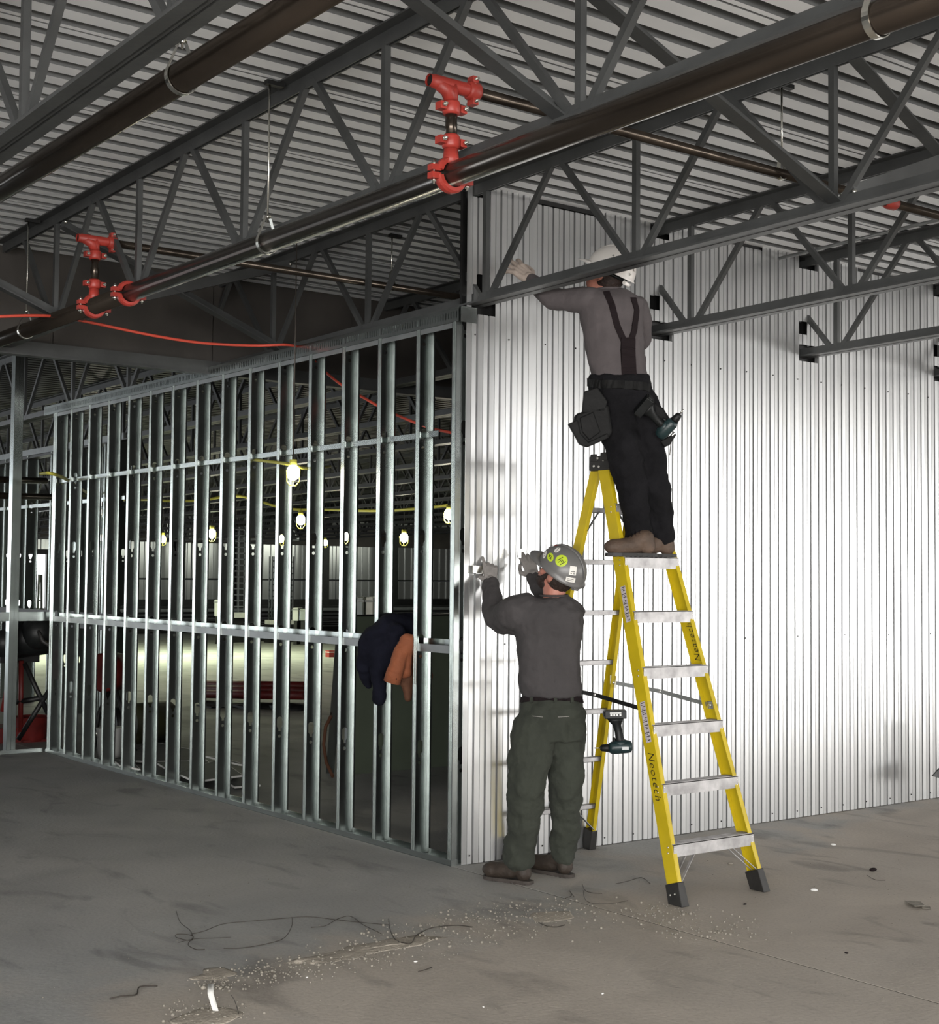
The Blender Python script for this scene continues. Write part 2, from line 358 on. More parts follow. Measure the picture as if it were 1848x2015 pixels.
# ------------------------------------------------------------------ steel joists
def angle_prof(w, t, flip=False, up=True):
    pass
ZB = 3.142
def chord(parent, name, x, y0, y1, bottom=True, z=None, w=0.062, t=0.007):
    mb = MB(); g = 0.006
    for s in (-1, 1):
        xa, xb = (x - w, x - g) if s < 0 else (x + g, x + w); va, vb = (x - g - t, x - g) if s < 0 else (x + g, x + g + t)
        if bottom: z0 = ZB; mb.box((xa, y0, z0), (xb, y1, z0 + t + .003)); mb.box((va, y0, z0), (vb, y1, z0 + 0.062))
        else: z1 = ZC - 0.001; mb.box((xa, y0, z1 - t), (xb, y1, z1)); mb.box((va, y0, z1 - 0.066), (vb, y1, z1))
    if bottom: mb.box((x - g, y0, ZB + .001), (x + g, y1, ZB + .03))
    else: mb.box((x - g, y0, ZC - .04), (x + g, y1, ZC - .002))
    return mb.build(name, 'joist', parent)
def joist(x, y0, y1, label, fine=True, phase=-0.12, w=0.072):
    r = root('steel_joist', label, 'joist', 'parallel steel roof joists', loc=(x, 0, ZB))
    chord(r, 'bottom_chord', x, y0, y1, True); chord(r, 'top_chord', x, y0, y1, False, w=.066)
    n0 = math.ceil((y0 - phase) / 1.21); n1 = math.floor((y1 - phase) / 1.21); st = MB()
    zt, zb = ZC - 0.045, ZB + 0.040
    for k in range(n0, n1 + 1):
        yb = phase + 1.21 * k
        segs = [((x, yb - 0.05, zb), (x, yb - 0.57, zt)), ((x, yb, zb), (x, yb, zt)), ((x, yb + 0.05, zb), (x, yb + 0.57, zt))]
        for a, b in segs:
            if fine and yb < 9: MB().bar(a, b, 0.030, 0.028, up=(1, 0, 0)).build('web_member', 'joist', r)
            else: st.bar(a, b, 0.030, 0.028, up=(1, 0, 0))
    if st.v: st.build('web_members', 'joist', r)['kind'] = 'stuff'
    return r
joist(-4.52, -8, 3.0, 'steel joist farthest left, only its web bars at the upper left corner', phase=-0.12)
joist(-3.06, -8, 3.0, 'steel joist whose broad bottom chord crosses the upper left corner', phase=-0.26)
joist(-1.59, -8, 3.0, 'steel joist whose long top chord runs down from top centre to the left edge', phase=-0.36)
joist(0.06, -8, 39, 'steel joist running over the head of the stud wall and past the corner', phase=-0.12)
joist(1.53, -8, 39, 'steel joist entering the metal wall just right of the man on the ladder', phase=-0.28)
joist(2.95, -8, 39, 'second steel joist right of the man on the ladder', phase=-0.26)
joist(4.46, -8, 39, 'steel joist entering the metal wall at the right edge', phase=-0.30)
for k in range(10):
    joist(5.95 + 1.46 * k, 4, 39, ('nearest', 'second', 'third', 'fourth', 'fifth', 'sixth', 'seventh', 'eighth', 'ninth', 'farthest')[k] + ' of the ten distant joists above the dark hall', fine=False, phase=0.2 * k)
# bolted cross bridging between joists
def bridging(name, a, b, label):
    r = root('bridging_angle', label, 'brace', 'cross bridging between joists', loc=a)
    a, b = V(a), V(b)
    MB().bar(a, b, 0, 0, prof=[(-0.032, -0.032), (0.032, -0.032), (0.032, -0.024), (-0.024, -0.024), (-0.024, 0.032), (-0.032, 0.032)]).build('angle', 'joist', r)
    for p in (a, b): MB().ell(p + V((0, -0.03, 0)), 0.012, n=8, m=5).build('bolt', 'zinc', r)
BR = [((-3.06, -2.68, 3.80), (-1.59, -2.68, 3.21), 'brace sloping down to the middle of the big pipe, from the top edge'),
      ((-1.59, -2.62, 3.79), (0.06, -2.56, 3.21), 'brace crossing behind the pipe down to the joist right of centre'),
      ((0.06, -2.66, 3.80), (1.53, -2.55, 3.21), 'brace in the upper right corner, steepest on the right edge'),
      ((1.53, -2.62, 3.79), (0.06, -2.62, 3.21), 'brace rising right from the bolted node at the right'),
      ((-1.59, 1.95, 3.76), (0.06, 2.20, 3.21), 'dark brace left of centre sloping to the stud wall head'),
      ((0.06, 2.10, 3.76), (-1.59, 2.05, 3.21), 'dark brace crossing behind the hanging red tee at left'),
      ((-3.06, 2.0, 3.79), (-1.59, 2.0, 3.21), 'dark brace in the shadow at the left edge')]
for a, b, l in BR: bridging('b', a, b, l)
# dark bulkhead with its lower flange, across X behind the stud wall
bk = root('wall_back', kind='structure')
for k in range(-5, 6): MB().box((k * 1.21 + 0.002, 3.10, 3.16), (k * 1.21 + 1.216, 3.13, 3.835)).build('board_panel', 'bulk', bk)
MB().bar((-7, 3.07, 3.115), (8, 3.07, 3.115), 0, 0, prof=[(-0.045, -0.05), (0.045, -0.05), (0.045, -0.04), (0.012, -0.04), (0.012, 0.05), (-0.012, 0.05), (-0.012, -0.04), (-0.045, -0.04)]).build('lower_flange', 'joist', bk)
# ------------------------------------------------------------------ stud walls
KN = [0.602, 1.215, 1.824, 2.43, 3.04]
def stud_mesh(h, w=0.092, fl=0.041, web_near=False, holes=True):
    """C stud, outer flange in the plane x = 0, web along x, opening towards -y"""
    mb = MB(); t = 0.0012; yw = 0 if web_near else fl
    mb.box((0, 0, 0), (t, fl, h)); mb.box((w - t, 0, 0), (w, fl, h))
    yl = fl - t if web_near else 0
    mb.box((0, yl, 0), (0.011, yl + t, h)); mb.box((w - 0.011, yl, 0), (w, yl + t, h))
    for g in (0.010, 0.020, 0.030): mb.box((-0.0012, g, 0), (0, g + 0.002, h)); mb.box((w - 0.0026, g, 0), (w - t, g + 0.002, h))
    y0 = yw - t if not web_near else 0; xs = (0.002, w - 0.002); c = w / 2
    def quad(xa, xb, za, zb): mb.box((xa, y0, za), (xb, y0 + t, zb))
    z = 0.0
    for kz in (KN if holes else []):
        if kz + 0.06 > h: continue
        # key slot (r 0.019) with a throat, and a small round hole underneath
        zA, zB = kz - 0.105, kz + 0.06
        quad(*xs, z, zA)
        L = []
        r = 0.0205
        for i in range(9): a = PI * i / 8; L.append((c + r * math.cos(a), kz + 0.025 + r * math.sin(a)))
        L += [(c - r, kz - 0.02), (c - 0.009, kz - 0.035), (c - 0.009, kz - 0.052), (c + 0.009, kz - 0.052), (c + 0.009, kz - 0.035), (c + r, kz - 0.02)]
        zm = kz - 0.065
        fan(mb, xs, zm, zB, L, y0)
        S = [(c + 0.011 * math.cos(2 * PI * i / 10), kz - 0.085 + 0.011 * math.sin(2 * PI * i / 10)) for i in range(10)]
        fan(mb, xs, zA, zm, S, y0)
        z = zB
    quad(*xs, z, h)
    return mb
def fan(mb, xs, z0, z1, loop, y):
    """rectangle xs x (z0,z1) in the plane y with the hole 'loop' cut out"""
    cx = sum(p[0] for p in loop) / len(loop); cz = (min(p[1] for p in loop) + max(p[1] for p in loop)) / 2; n = len(loop)
    loop = sorted(loop, key=lambda p: math.atan2(p[1] - cz, p[0] - cx)); out = []
    for (x, z) in loop:
        dx, dz = x - cx, z - cz
        k = min(((xs[1] - cx) / dx if dx > 0 else (xs[0] - cx) / dx) if abs(dx) > 1e-6 else 1e9, ((z1 - cz) / dz if dz > 0 else (z0 - cz) / dz) if abs(dz) > 1e-6 else 1e9)
        out.append((cx + dx * k, cz + dz * k))
    vs = [(x, y, z) for x, z in loop] + [(x, y, z) for x, z in out]
    mb.add(vs, [(i, (i + 1) % n, n + (i + 1) % n, n + i) for i in range(n)])
    cs = [(xs[1], z1), (xs[0], z1), (xs[0], z0), (xs[1], z0)]
    for i in range(n):
        (ax, az), (bx, bz) = out[i], out[(i + 1) % n]
        if abs(ax - bx) > 1e-5 and abs(az - bz) > 1e-5:
            c = min(cs, key=lambda q: (q[0] - ax) ** 2 + (q[1] - az) ** 2 + (q[0] - bx) ** 2 + (q[1] - bz) ** 2)
            mb.add([(ax, y, az), (bx, y, bz), (c[0], y, c[1])], [(0, 1, 2)])
HT = 3.115; SW = 0.108
sw = root('stud_wall', 'long open wall of galvanised metal studs running back from the corner', 'stud wall', loc=(0, 3, 0))
sme = stud_mesh(HT - 0.015, w=SW); sme = sme.mesh('stud'); sme.materials.append(M['galv'])
ys = [0.437 + 0.4075 * k for k in range(0, 14)] + [6.09, 6.13]
for y in ys: link('stud', sme, sw, (0.002, y, 0.006))
em = stud_mesh(HT - 0.015, w=0.12, web_near=True); em = em.mesh('end_stud'); em.materials.append(M['galv']); link('end_stud', em, sw, V((0.002, 0.085, 0.006)))
YE = 6.19
bt = MB(); bt.box((0, 0.083, 0.0), (SW, YE, 0.0015)); bt.box((-0.0015, 0.083, 0), (0.0, YE, 0.032)); bt.box((SW, 0.083, 0), (SW + 0.0015, YE, 0.032)); bt.box((-0.0015, 0.0815, 0), (0.11, 0.083, 0.032)); bt.build('bottom_track', 'galv', sw)
tt = MB(); tt.box((-0.003, 0.03, HT), (SW + 0.003, YE + 0.22, HT + 0.0015)); tt.box((SW, 0.07, HT - 0.078), (SW + 0.0015, YE, HT))
# slotted leg: strips between vertical slots
y = 0.06; tt.box((-0.003, y, HT - 0.020), (-0.0015, YE + 0.22, HT)); tt.box((-0.003, y, HT - 0.078), (-0.0015, YE + 0.22, HT - 0.058))
while y < YE + 0.2: tt.box((-0.003, y, HT - 0.058), (-0.0015, y + 0.017, HT - 0.020)); y += 0.0254
tt.build('slotted_top_track', 'galv', sw)
MB().box((-0.0015, 0.04, HT - 0.085), (0.11, 0.0425, HT)).build('track_end_plate', 'galv', sw)
tb = MB(); tb.box((0.004, 0.09, HT - 0.11), (0.005, YE, HT - 0.08)); tb.build('track_lip', 'galv_dull', sw)
lr = MB(); lr.box((0.014, 0.10, 1.172), (0.094, 6.15, 1.1735));  lr.box((0.0925, 0.10, 1.172), (0.094, 6.15, 1.243)); lr.build('lower_bridging_channel', 'galv', sw); MB().box((0.012, 0.10, 1.170), (0.014, 6.15, 1.214)).build('lower_bridging_front_leg', 'galv_dull', sw)  # front leg: same channel, darker metal paints its shadowed outer face
up = MB(); up.box((0.035, 0.295, 2.405), (0.0365, 6.1, 2.440)); up.box((0.035, 0.295, 2.4385), (0.048, 6.1, 2.440)); up.box((0.035, 0.295, 2.405), (0.048, 6.1, 2.4065)); up.build('upper_bridging_channel', 'galv', sw)
for o in sw.children: o.location += V((-.05, -.08, 0))
# second wall, turning away to the left at the far end
s2 = root('stud_wall', 'short stud wall turning off to the left edge with one tall gleaming post', 'stud wall', loc=(-0.5, 6.2, 0))
pm = stud_mesh(3.75, w=0.041, fl=0.092, holes=False)
def post(x, h, parent, y=6.16, name='stud'):
    mb = MB(); mb.box((x, y, 0.0), (x + 0.041, y + 0.0015, h)); mb.box((x, y, 0), (x + 0.0015, y + 0.092, h)); mb.box((x, y + 0.0905, 0), (x + 0.041, y + 0.092, h)); mb.box((x + 0.0395, y, 0), (x + 0.041, y + 0.011, h))
    return mb.build(name, 'galv', parent)
for x in (-0.345, -0.385): post(x, 3.8, s2)
for x in (-0.75, -1.15, -1.55): post(x, 3.1, s2)
MB().box((-3, 6.155, 0), (-0.03, 6.157, 0.035)).box((-3, 6.155, 0), (-0.03, 6.25, 0.0015)).build('bottom_track', 'galv', s2)
MB().box((-3, 6.165, 1.17), (-0.0, 6.167, 1.25)).box((-3, 6.167, 1.17), (0.0, 6.24, 1.172)).build('bridging_channel', 'galv', s2)
# deeper stud walls behind the left end
s3 = root('stud_wall', 'farther stud wall seen at the left, lit yellowish from behind', 'stud wall', loc=(1.5, 10, 0))
fm = stud_mesh(3.05, w=0.15); fm = fm.mesh('far_stud'); fm.materials.append(M['galv'])
for k in range(12):
  if k != 6: link('stud', fm, s3, V((1.5, 8.2 + 0.4 * k, 0)))
MB().box((1.49, 8.1, 3.05), (1.66, 13.2, 3.12)).build('top_track', 'galv_dull', s3)
MB().box((1.52, 8.1, 2.40), (1.55, 13.2, 2.44)).build('bridging_channel', 'galv', s3)
MB().box((1.47, 8.1, 0.98), (1.49, 13.2, 1.16)).build('rail_board', 'dark', s3)
# ------------------------------------------------------------------ sprinkler mains
def arc(c, r, a0, a1, n, ex, ez): c = V(c); return [c + (V(ex) * math.cos(a0 + (a1 - a0) * i / n) + V(ez) * math.sin(a0 + (a1 - a0) * i / n)) * r for i in range(n + 1)]
XP, ZP, RP = -1.70, 3.092, 0.0465
mp = root('sprinkler_main', 'long dark steel pipe crossing the whole picture below the joists', 'pipe', loc=(XP, 0, ZP))
MB().tube([(XP, -7, ZP), (XP, .715, ZP)], RP, 24).build('pipe_run', 'pipe', mp)
MB().tube([(XP, .717, ZP), (XP, 3.0, ZP + .008), (XP, 7.0, ZP + .015)], RP, 24).build('pipe_run', 'pipe', mp)
X2, Z2, R2 = -2.74, 3.262, 0.052
p2 = root('sprinkler_main', 'thicker pipe at the upper left beside the broad joist chord', 'pipe', loc=(X2, 0, Z2))
MB().tube([(X2, -6, Z2), (X2, 5, Z2)], R2, 24).build('pipe_run', 'pipe', p2)
def clamp(parent, x, y, z, rp, name='grooved_coupling'):
    mb = MB()
    for s in (-1, 1):
        pts = arc((x, y, z), rp + 0.012, 0.18 if s > 0 else PI + 0.18, PI - 0.18 if s > 0 else 2 * PI - 0.18, 14, (1, 0, 0), (0, 0, 1))
        ring = []
        for i, p in enumerate(pts):
            d = (p - V((x, y, z))).normalized()
            ring.append([p + d * a + V((0, b, 0)) for a, b in ((-0.010, -0.022), (0.004, -0.022), (0.010, -0.010), (0.010, 0.010), (0.004, 0.022), (-0.010, 0.022))])
        mb.loft(ring, smooth=False)
        for q in (-1, 1): mb.box((x + q * (rp + 0.012) - 0.004, y - 0.016, z + s * 0.004 + (0 if s > 0 else -0.022)), (x + q * (rp + 0.012) + q * 0.036, y + 0.016, z + s * 0.004 + (0.022 if s > 0 else 0))) if q > 0 else mb.box((x - (rp + 0.012) - 0.036, y - 0.016, z + s * 0.004 + (0 if s > 0 else -0.022)), (x - (rp + 0.012) + 0.004, y + 0.016, z + s * 0.004 + (0.022 if s > 0 else 0)))
    o = mb.build(name, 'red', parent)
    for q in (-1, 1):
        b = MB(); bx = x + q * (rp + 0.030); b.tube([(bx, y, z - 0.045), (bx, y, z + 0.045)], 0.0045, 8); b.tube([(bx, y, z - 0.036), (bx, y, z - 0.026)], 0.010, 6); b.tube([(bx, y, z + 0.026), (bx, y, z + 0.036)], 0.010, 8)
        b.build('bolt', 'zinc', o)
    return o
def vclamp(parent, c, r, side):
    x, y, z = c; mb = MB()
    mb.tube([(x, y, z - 0.026), (x, y, z - 0.016), (x, y, z + 0.016), (x, y, z + 0.026)], [r + 0.006, r + 0.012, r + 0.012, r + 0.006], 18)
    for q in (-1, 1): mb.box((x + q * (r + 0.024) - 0.014, y - 0.018, z - 0.014), (x + q * (r + 0.024) + 0.014, y + 0.018, z + 0.014))
    o = mb.build('riser_coupling', 'red', parent)
    for q in (-1, 1):
        b = MB(); bx = x + q * (r + 0.026); b.tube([(bx, y - 0.042, z), (bx, y + 0.03, z)], 0.004, 8); b.tube([(bx, y - 0.032, z), (bx, y - 0.022, z)], 0.009, 6); b.build('bolt', 'zinc', o)
def outlet(y, zt, label, branch_len, rr=0.0225):
    """mechanical tee on the main, riser, upper tee and branch pipe along X"""
    r = root('sprinkler_riser', label, 'pipe fitting', 'red risers off the main pipe', loc=(XP, y, ZP))
    clamp(r, XP, y, ZP, RP, 'strap_coupling')
    MB().tube([(XP, y, ZP + RP * 0.8), (XP, y, ZP + RP + 0.02), (XP, y, ZP + 0.105)], [0.038, 0.030, 0.026], 18).build('outlet_neck', 'red', r)
    vclamp(r, (XP, y, ZP + 0.125), rr, 1)
    MB().tube([(XP, y, ZP + 0.13), (XP, y, zt - 0.085)], rr, 18).build('riser_pipe', 'pipe', r)
    vclamp(r, (XP, y, zt - 0.085), rr, 1)
    t = MB(); t.tube([(XP, y, zt - 0.085), (XP, y, zt - 0.03), (XP, y, zt)], [0.024, 0.025, 0.026], 18)
    t.tube([(XP - 0.105, y, zt), (XP - 0.085, y, zt), (XP - 0.083, y, zt), (XP + 0.083, y, zt)], [0.023, 0.023, 0.0255, 0.0255], 20, cap=False)
    t.tube([(XP - 0.07, y, zt), (XP - 0.02, y, zt - 0.02), (XP, y, zt - 0.06)], [0.024, 0.028, 0.026], 14)
    t.build('tee', 'red', r)
    MB().tube([(XP - 0.098, y, zt), (XP - 0.02, y, zt)], 0.019, 16).build('open_end', 'dark', r)
    mb = MB(); c = V((XP + 0.10, y, zt)); mb.tube([c - V((0.028, 0, 0)), c - V((0.018, 0, 0)), c + V((0.018, 0, 0)), c + V((0.028, 0, 0))], [0.028, 0.036, 0.036, 0.028], 20); mb.box(c + V((-0.013, -0.018, 0.028)), c + V((0.013, 0.018, 0.054))); mb.box(c + V((-0.013, -0.018, -0.054)), c + V((0.013, 0.018, -0.028)))
    k = mb.build('branch_coupling', 'red', r)
    MB().tube([c + V((0, -0.035, 0.042)), c + V((0, 0.035, 0.042))], 0.006, 8).tube([c + V((0, -0.035, -0.042)), c + V((0, 0.035, -0.042))], 0.006, 8).build('bolt', 'zinc', k)
    b = root('branch_pipe', label.replace('red riser with open tee', 'slim black branch pipe leading right from the riser'), 'pipe', 'slim branch pipes', loc=c)
    MB().tube([c, c + V((branch_len, 0, 0))], 0.0215, 16).build('pipe_run', 'pipe', b)
    return r
outlet(-2.18, 3.430, 'red riser with open tee near the top centre of the picture', 9.0)
outlet(1.185, 3.465, 'red riser with open tee at the left, below the joist end', 9.0)
cc = root('pipe_coupling', 'red grooved coupling on the main pipe right of the left riser', 'pipe fitting', loc=(XP, .716, ZP)); clamp(cc, XP, .716, ZP, RP)
def hanger(x, y, z, r, zt, label, lean=0.0):
    h = root('pipe_hanger', label, 'hanger', 'wire loop pipe hangers', loc=(x, y, z))
    pts = arc((x, y, z), r + 0.004, math.radians(150), math.radians(390), 20, (1, 0, 0), (0, 0, 1))
    top = V((x, y, z + r + 0.075)); pts = [top + V((-0.008, 0, 0))] + pts + [top + V((0.008, 0, 0))]
    ring = []
    for p in pts: ring.append([p + V((0, -0.011, 0)), p + V((0, 0.011, 0)), p + V((0, 0.011, 0)) + (p - V((x, y, z))).normalized() * 0.003, p + V((0, -0.011, 0)) + (p - V((x, y, z))).normalized() * 0.003])
    MB().loft(ring, smooth=False).build('loop', 'zinc', h)
    MB().tube([top + V((0, 0, -0.03)), (x + lean, y, zt)], 0.0048, 8).build('rod', 'zinc', h)
    MB().tube([top + V((0, 0, -0.012)), top + V((0, 0, 0.004))], 0.010, 6).build('nut', 'zinc', h)
    MB().box((x + lean - 0.02, y - 0.015, zt - 0.02), (x + lean + 0.07, y + 0.015, zt)).build('beam_clamp', 'dark', h)
zc = lambda y: ZC - 0.01 - 0.0118 * (y + .7)
hanger(XP, -0.79, ZP, RP, zc(-.79), 'hanger loop on the main pipe at centre left with a long rod')
hanger(XP, -4.09, ZP, RP, zc(-4.1), 'hanger loop on the main pipe at the upper right')
hanger(XP, 2.25, ZP + .006, RP, zc(2.25), 'hanger loop on the main pipe at the far left edge')
hanger(X2, -2.07, Z2, R2, zc(-2.07), 'hanger loop round the thick pipe at the upper left')
hanger(0.15, -2.18, 3.43, 0.0215, zc(-2.18), 'small hanger clip on the slim branch pipe at the upper right')
hanger(0.30, 1.185, 3.465, 0.0215, zc(1.2), 'small hanger rod on the branch pipe in the dark left of the wall')
# small conduit and red sprinkler tip far right
cr = root('conduit', 'thin grey conduit under the deck at the right', 'conduit', loc=(2.7, -0.5, 3.76)); MB().tube([(2.62, -0.04, 3.775), (2.60, -0.9, 3.775), (2.60, -3.4, 3.775)], 0.011, 10).build('tube', 'galv_dull', cr); MB().tube([(2.60, -0.95, 3.775), (2.60, -1.0, 3.775)], 0.017, 10).build('coupler', 'zinc', cr)
rt = root('pipe_coupling', 'small red coupling on the slim branch pipe at the right edge', 'pipe fitting', loc=(.95, -2.18, 3.43))
MB().tube([(.90, -2.18, 3.43), (.92, -2.18, 3.43), (.97, -2.18, 3.43), (.99, -2.18, 3.43)], [0.023, 0.034, 0.034, .023], 14).build('housing', 'red', rt)

# the roof falls gently away from the camera: everything hung from it shares the 1.2 % slope
SL = 0.0118
def slope_all():
    sh = Matrix(((1, 0, 0, 0), (0, 1, 0, 0), (0, -SL, 1, -SL * 0.7), (0, 0, 0, 1))); done = set()
    for o in list(COL.objects):
        r = o
        while r.parent: r = r.parent
        if r.name.split('.')[0] in ('steel_joist', 'bridging_angle', 'b', 'ceiling', 'conduit') and o.type == 'MESH':
            if o.name.startswith('deck_sheet'): o.location.z -= SL * (o.location.y + 0.7)
            if o.data.name not in done:
                done.add(o.data.name); m_ = sh.copy()
                if o.name.startswith('deck_sheet'): m_[2][3] = 0
                o.data.transform(m_)
slope_all()
# ------------------------------------------------------------------ far hall
fw = root('wall_far', kind='structure')
YF = 40.0; fp = MB(); x = 0.0; prof = []
while x < 1.95: prof += [(x, 0), (x + 0.16, 0), (x + 0.18, -0.05), (x + 0.30, -0.05)]; x += 0.325
fpm = MB(); n = len(prof)
fpm.add([(p[0], p[1], 0) for p in prof] + [(p[0], p[1], 1.55) for p in prof] , [(i, i + 1, n + i + 1, n + i) for i in range(n - 1)])
lo = fpm.mesh('far_panel'); lo.materials.append(M['panel']); 
for k in range(26):
    for z in (0.0, 1.6): link('far_panel', lo, fw, (-4 + 2.0 * k, YF, z - 0.15))
MB().box((-12, YF - 0.15, 2.72), (60, YF + 0.1, 3.9)).build('header_board', 'bulk', fw)
MB().box((-12, YF - 0.3, 0), (60, YF - 0.1, 0.72)).build('knee_wall', 'dark', fw)
MB().box((-12, YF - 0.07, 1.42), (60, YF - 0.055, 1.46)).build('rail', 'dark', fw)
we = root('wall_side', kind='structure'); MB().box((44, -5, 0), (44.2, 60, 4)).build('board_panel', 'bulk', we)
for i, px in enumerate((352, 470, 636, 772)):
    r = ray(px, 1130); t = (YF - 0.8 - CAM.y) / r.y; p = CAM + r * t; p.z = 0
    c = root('steel_column', ['dark column before the far wall, leftmost of the row', 'dark column in the row, by the lattice mast', 'dark column in the row left of the hanging jackets', 'dark column in the row right of the hanging jackets'][i], 'column', 'columns along the far wall', loc=p)
    MB().box(p + V((-.03, -.13, 0)), p + V((.03, .13, 3.8))).box(p + V((-.17, -.16, 0)), p + V((.17, -.13, 3.8))).box(p + V((-.17, .13, 0)), p + V((.17, .16, 3.8))).build('shaft', 'dark', c)
    MB().box(p + V((-.25, -.25, 0)), p + V((.25, .25, .03))).build('base_plate', 'dark', c)
# string lights
BL = [(577, 930, 9.0, 'hanging lamp with a wire guard, biggest and nearest of all', .043), (592, 1023, 22, 'hanging lamp below the biggest one', .09), (883, 1012, 20, 'hanging lamp just left of the end stud', .085), (417, 1050, 27, 'small lamp left of the lattice mast', .10), (320, 1061, 30, 'small lamp low at left, above the far wall', .09),
      (207, 1008, 20, 'lamp at the left, upper one of a close pair', .085), (201, 1058, 30, 'lamp at the left, lower one of a close pair', .08), (552, 1060, 30, 'faint lamp by the far wall below the biggest one', .10), (678, 1055, 26, 'lamp showing through a stud slot left of the jackets', .095), (795, 1058, 26, 'lamp right above the far wall, right of the jackets', .10), (640, 1068, 34, 'tiny lamp at the dark column', .08), (196, 992, 24, 'yellowish lamp on the yellow cable at the left', .05), (459, 992, 24, 'yellowish lamp above the lattice mast', .05)]
pts = {}
for i, (px, py, d, lab, r) in enumerate(BL):
    r = r if i == 0 else r * .78
    p = W(px, py, d); g = root('hanging_lamp', lab, 'lamp', 'string of hanging work lamps', loc=p)
    MB().ell(p, (r, r, r * 1.15), n=12, m=8).build('bulb', 'bulb', g)
    k = MB().tube([p + V((0, 0, r * 1.0)), p + V((0, 0, r * 1.9))], r * 0.55, 10); k.build('socket', 'cable_yellow', g)
    c = MB()
    for a in range(6):
        e = V((math.cos(a * PI / 3), math.sin(a * PI / 3), 0)); c.tube([p + V((0, 0, r)), p + e * r * 1.15 + V((0, 0, r * .3)), p + e * r * 1.05 - V((0, 0, r * 1.3)), p + e * r * .5 - V((0, 0, r * 1.9))], r * 0.07, 5)
    c.tube([p + V((math.cos(a * PI / 6) * r * .5, math.sin(a * PI / 6) * r * .5, -r * 1.9)) for a in range(12)], r * .07, 5, closed=True)
    c.build('guard', 'cable_yellow', g)
    MB().tube([p + V((0, 0, r * 1.8)), V((p.x, p.y, 3.84 - .0118 * (p.y + .7)))], 0.004, 5).build('cord', 'wire', g)
    if d < 21 or i in (1, 3, 8): point('lamp_light', p - V((0, 0, r * 1.6)), 9 if i == 0 else 25, (1, .93, .75), r)
def cable(name, pts, r, mat_, label, grp=None):
    c = root(name, label, 'cable', grp, loc=pts[0]); P = [V(p) for p in pts]; Q = []
    for i in range(len(P) - 1):
        p0, p1, p2, p3 = P[max(i - 1, 0)], P[i], P[i + 1], P[min(i + 2, len(P) - 1)]
        for k in range(8):
            t = k / 8; Q.append(0.5 * ((2 * p1) + (p2 - p0) * t + (2 * p0 - 5 * p1 + 4 * p2 - p3) * t * t + (3 * p1 - p0 - 3 * p2 + p3) * t ** 3))
    Q.append(P[-1]); MB().tube(Q, r, 8).build('run', mat_, c)
cable('extension_cable', [ony(-30, 624, 1.7), ony(60, 621, 1.7), ony(120, 624, 1.75), ony(190, 637, 1.8), ony(300, 660, 1.8), ony(400, 675, 1.8), ony(500, 680, 1.75), ony(570, 679, 1.7), onx(600, 692, 0.16), onx(635, 727, 0.2), onx(672, 757, 0.2), onx(720, 785, 0.2), onx(770, 812, 0.2), onx(840, 840, 0.2), onx(890, 852, 0.2)], 0.009, 'cable_red', 'bright orange cable sagging behind the main pipe to the stud wall')
cable('lamp_cable', [W(300, 985, 24), W(390, 985, 24), W(470, 976, 24), W(560, 1000, 24), W(650, 1003, 24), W(760, 1005, 22), W(880, 995, 21)], 0.022, 'cable_yellow', 'yellow lamp cable strung across the middle of the dark hall', 'yellow lamp cables')
cable('lamp_cable', [W(80, 932, 12), W(120, 938, 12), W(200, 980, 18), W(300, 984, 22)], 0.014, 'cable_yellow', 'yellow lamp cable at the left behind the tall gleaming post', 'yellow lamp cables')
cable('lamp_cable', [W(500, 905, 10), W(560, 912, 9.2), W(577, 915, 9.0), W(605, 922, 9.4), W(650, 918, 11)], 0.010, 'cable_yellow', 'yellow cable holding the biggest lamp', 'yellow lamp cables')
for i, (py, x1) in enumerate(((944, 90), (976, 103))):
    c = root('black_pipe', ['black pipe across the left edge, upper one', 'black pipe across the left edge, lower one'][i], 'pipe', 'black pipes at the left edge', loc=W(-30, py, 14.0)); MB().tube([W(-60, py - 2, 13.6), W(x1, py + 2, 14.6)], 0.033, 12).build('pipe_run', 'pipe', c)
# lattice masts, crates and stock on the floor of the hall
def mast(px, ptop, pbot, d, w, lab):
    p = W(px, pbot, d); q = W(px, ptop, d); h = q.z - p.z; r_ = root('lattice_mast', lab, 'mast', 'lattice masts', loc=p); mb = MB()
    for a in (-w / 2, w / 2):
        for b_ in (-w / 2, w / 2): mb.bar(p + V((a, b_, 0)), p + V((a, b_, h)), 0.03, 0.03)
    mb.build('upright', 'galv', r_); mb = MB(); k = 0
    while k * 0.14 < h: z = k * 0.14; mb.bar(p + V((-w / 2, -w / 2, z)), p + V((w / 2, -w / 2, z)), 0.03, 0.03); mb.bar(p + V((w / 2, -w / 2, z)), p + V((w / 2, w / 2, z)), 0.02, 0.02); k += 1
    mb.build('rung', 'galv', r_)['kind'] = 'stuff'
    MB().box(p + V((-w, -w, -0.12)), p + V((w, w, 0))).build('base', 'white', r_); MB().box((p.x - .15, p.y - .15, 0), (p.x + .15, p.y + .15, p.z - .1)).build('pedestal', 'dark', r_)
mast(463, 1036, 1205, 34, 0.30, 'wide lattice mast left of the big hanging lamp'); mast(537, 1095, 1220, 34, 0.14, 'thin lattice mast below the big hanging lamp'); mast(568, 1095, 1220, 34.6, 0.14, 'thin lattice mast right of a white carton')
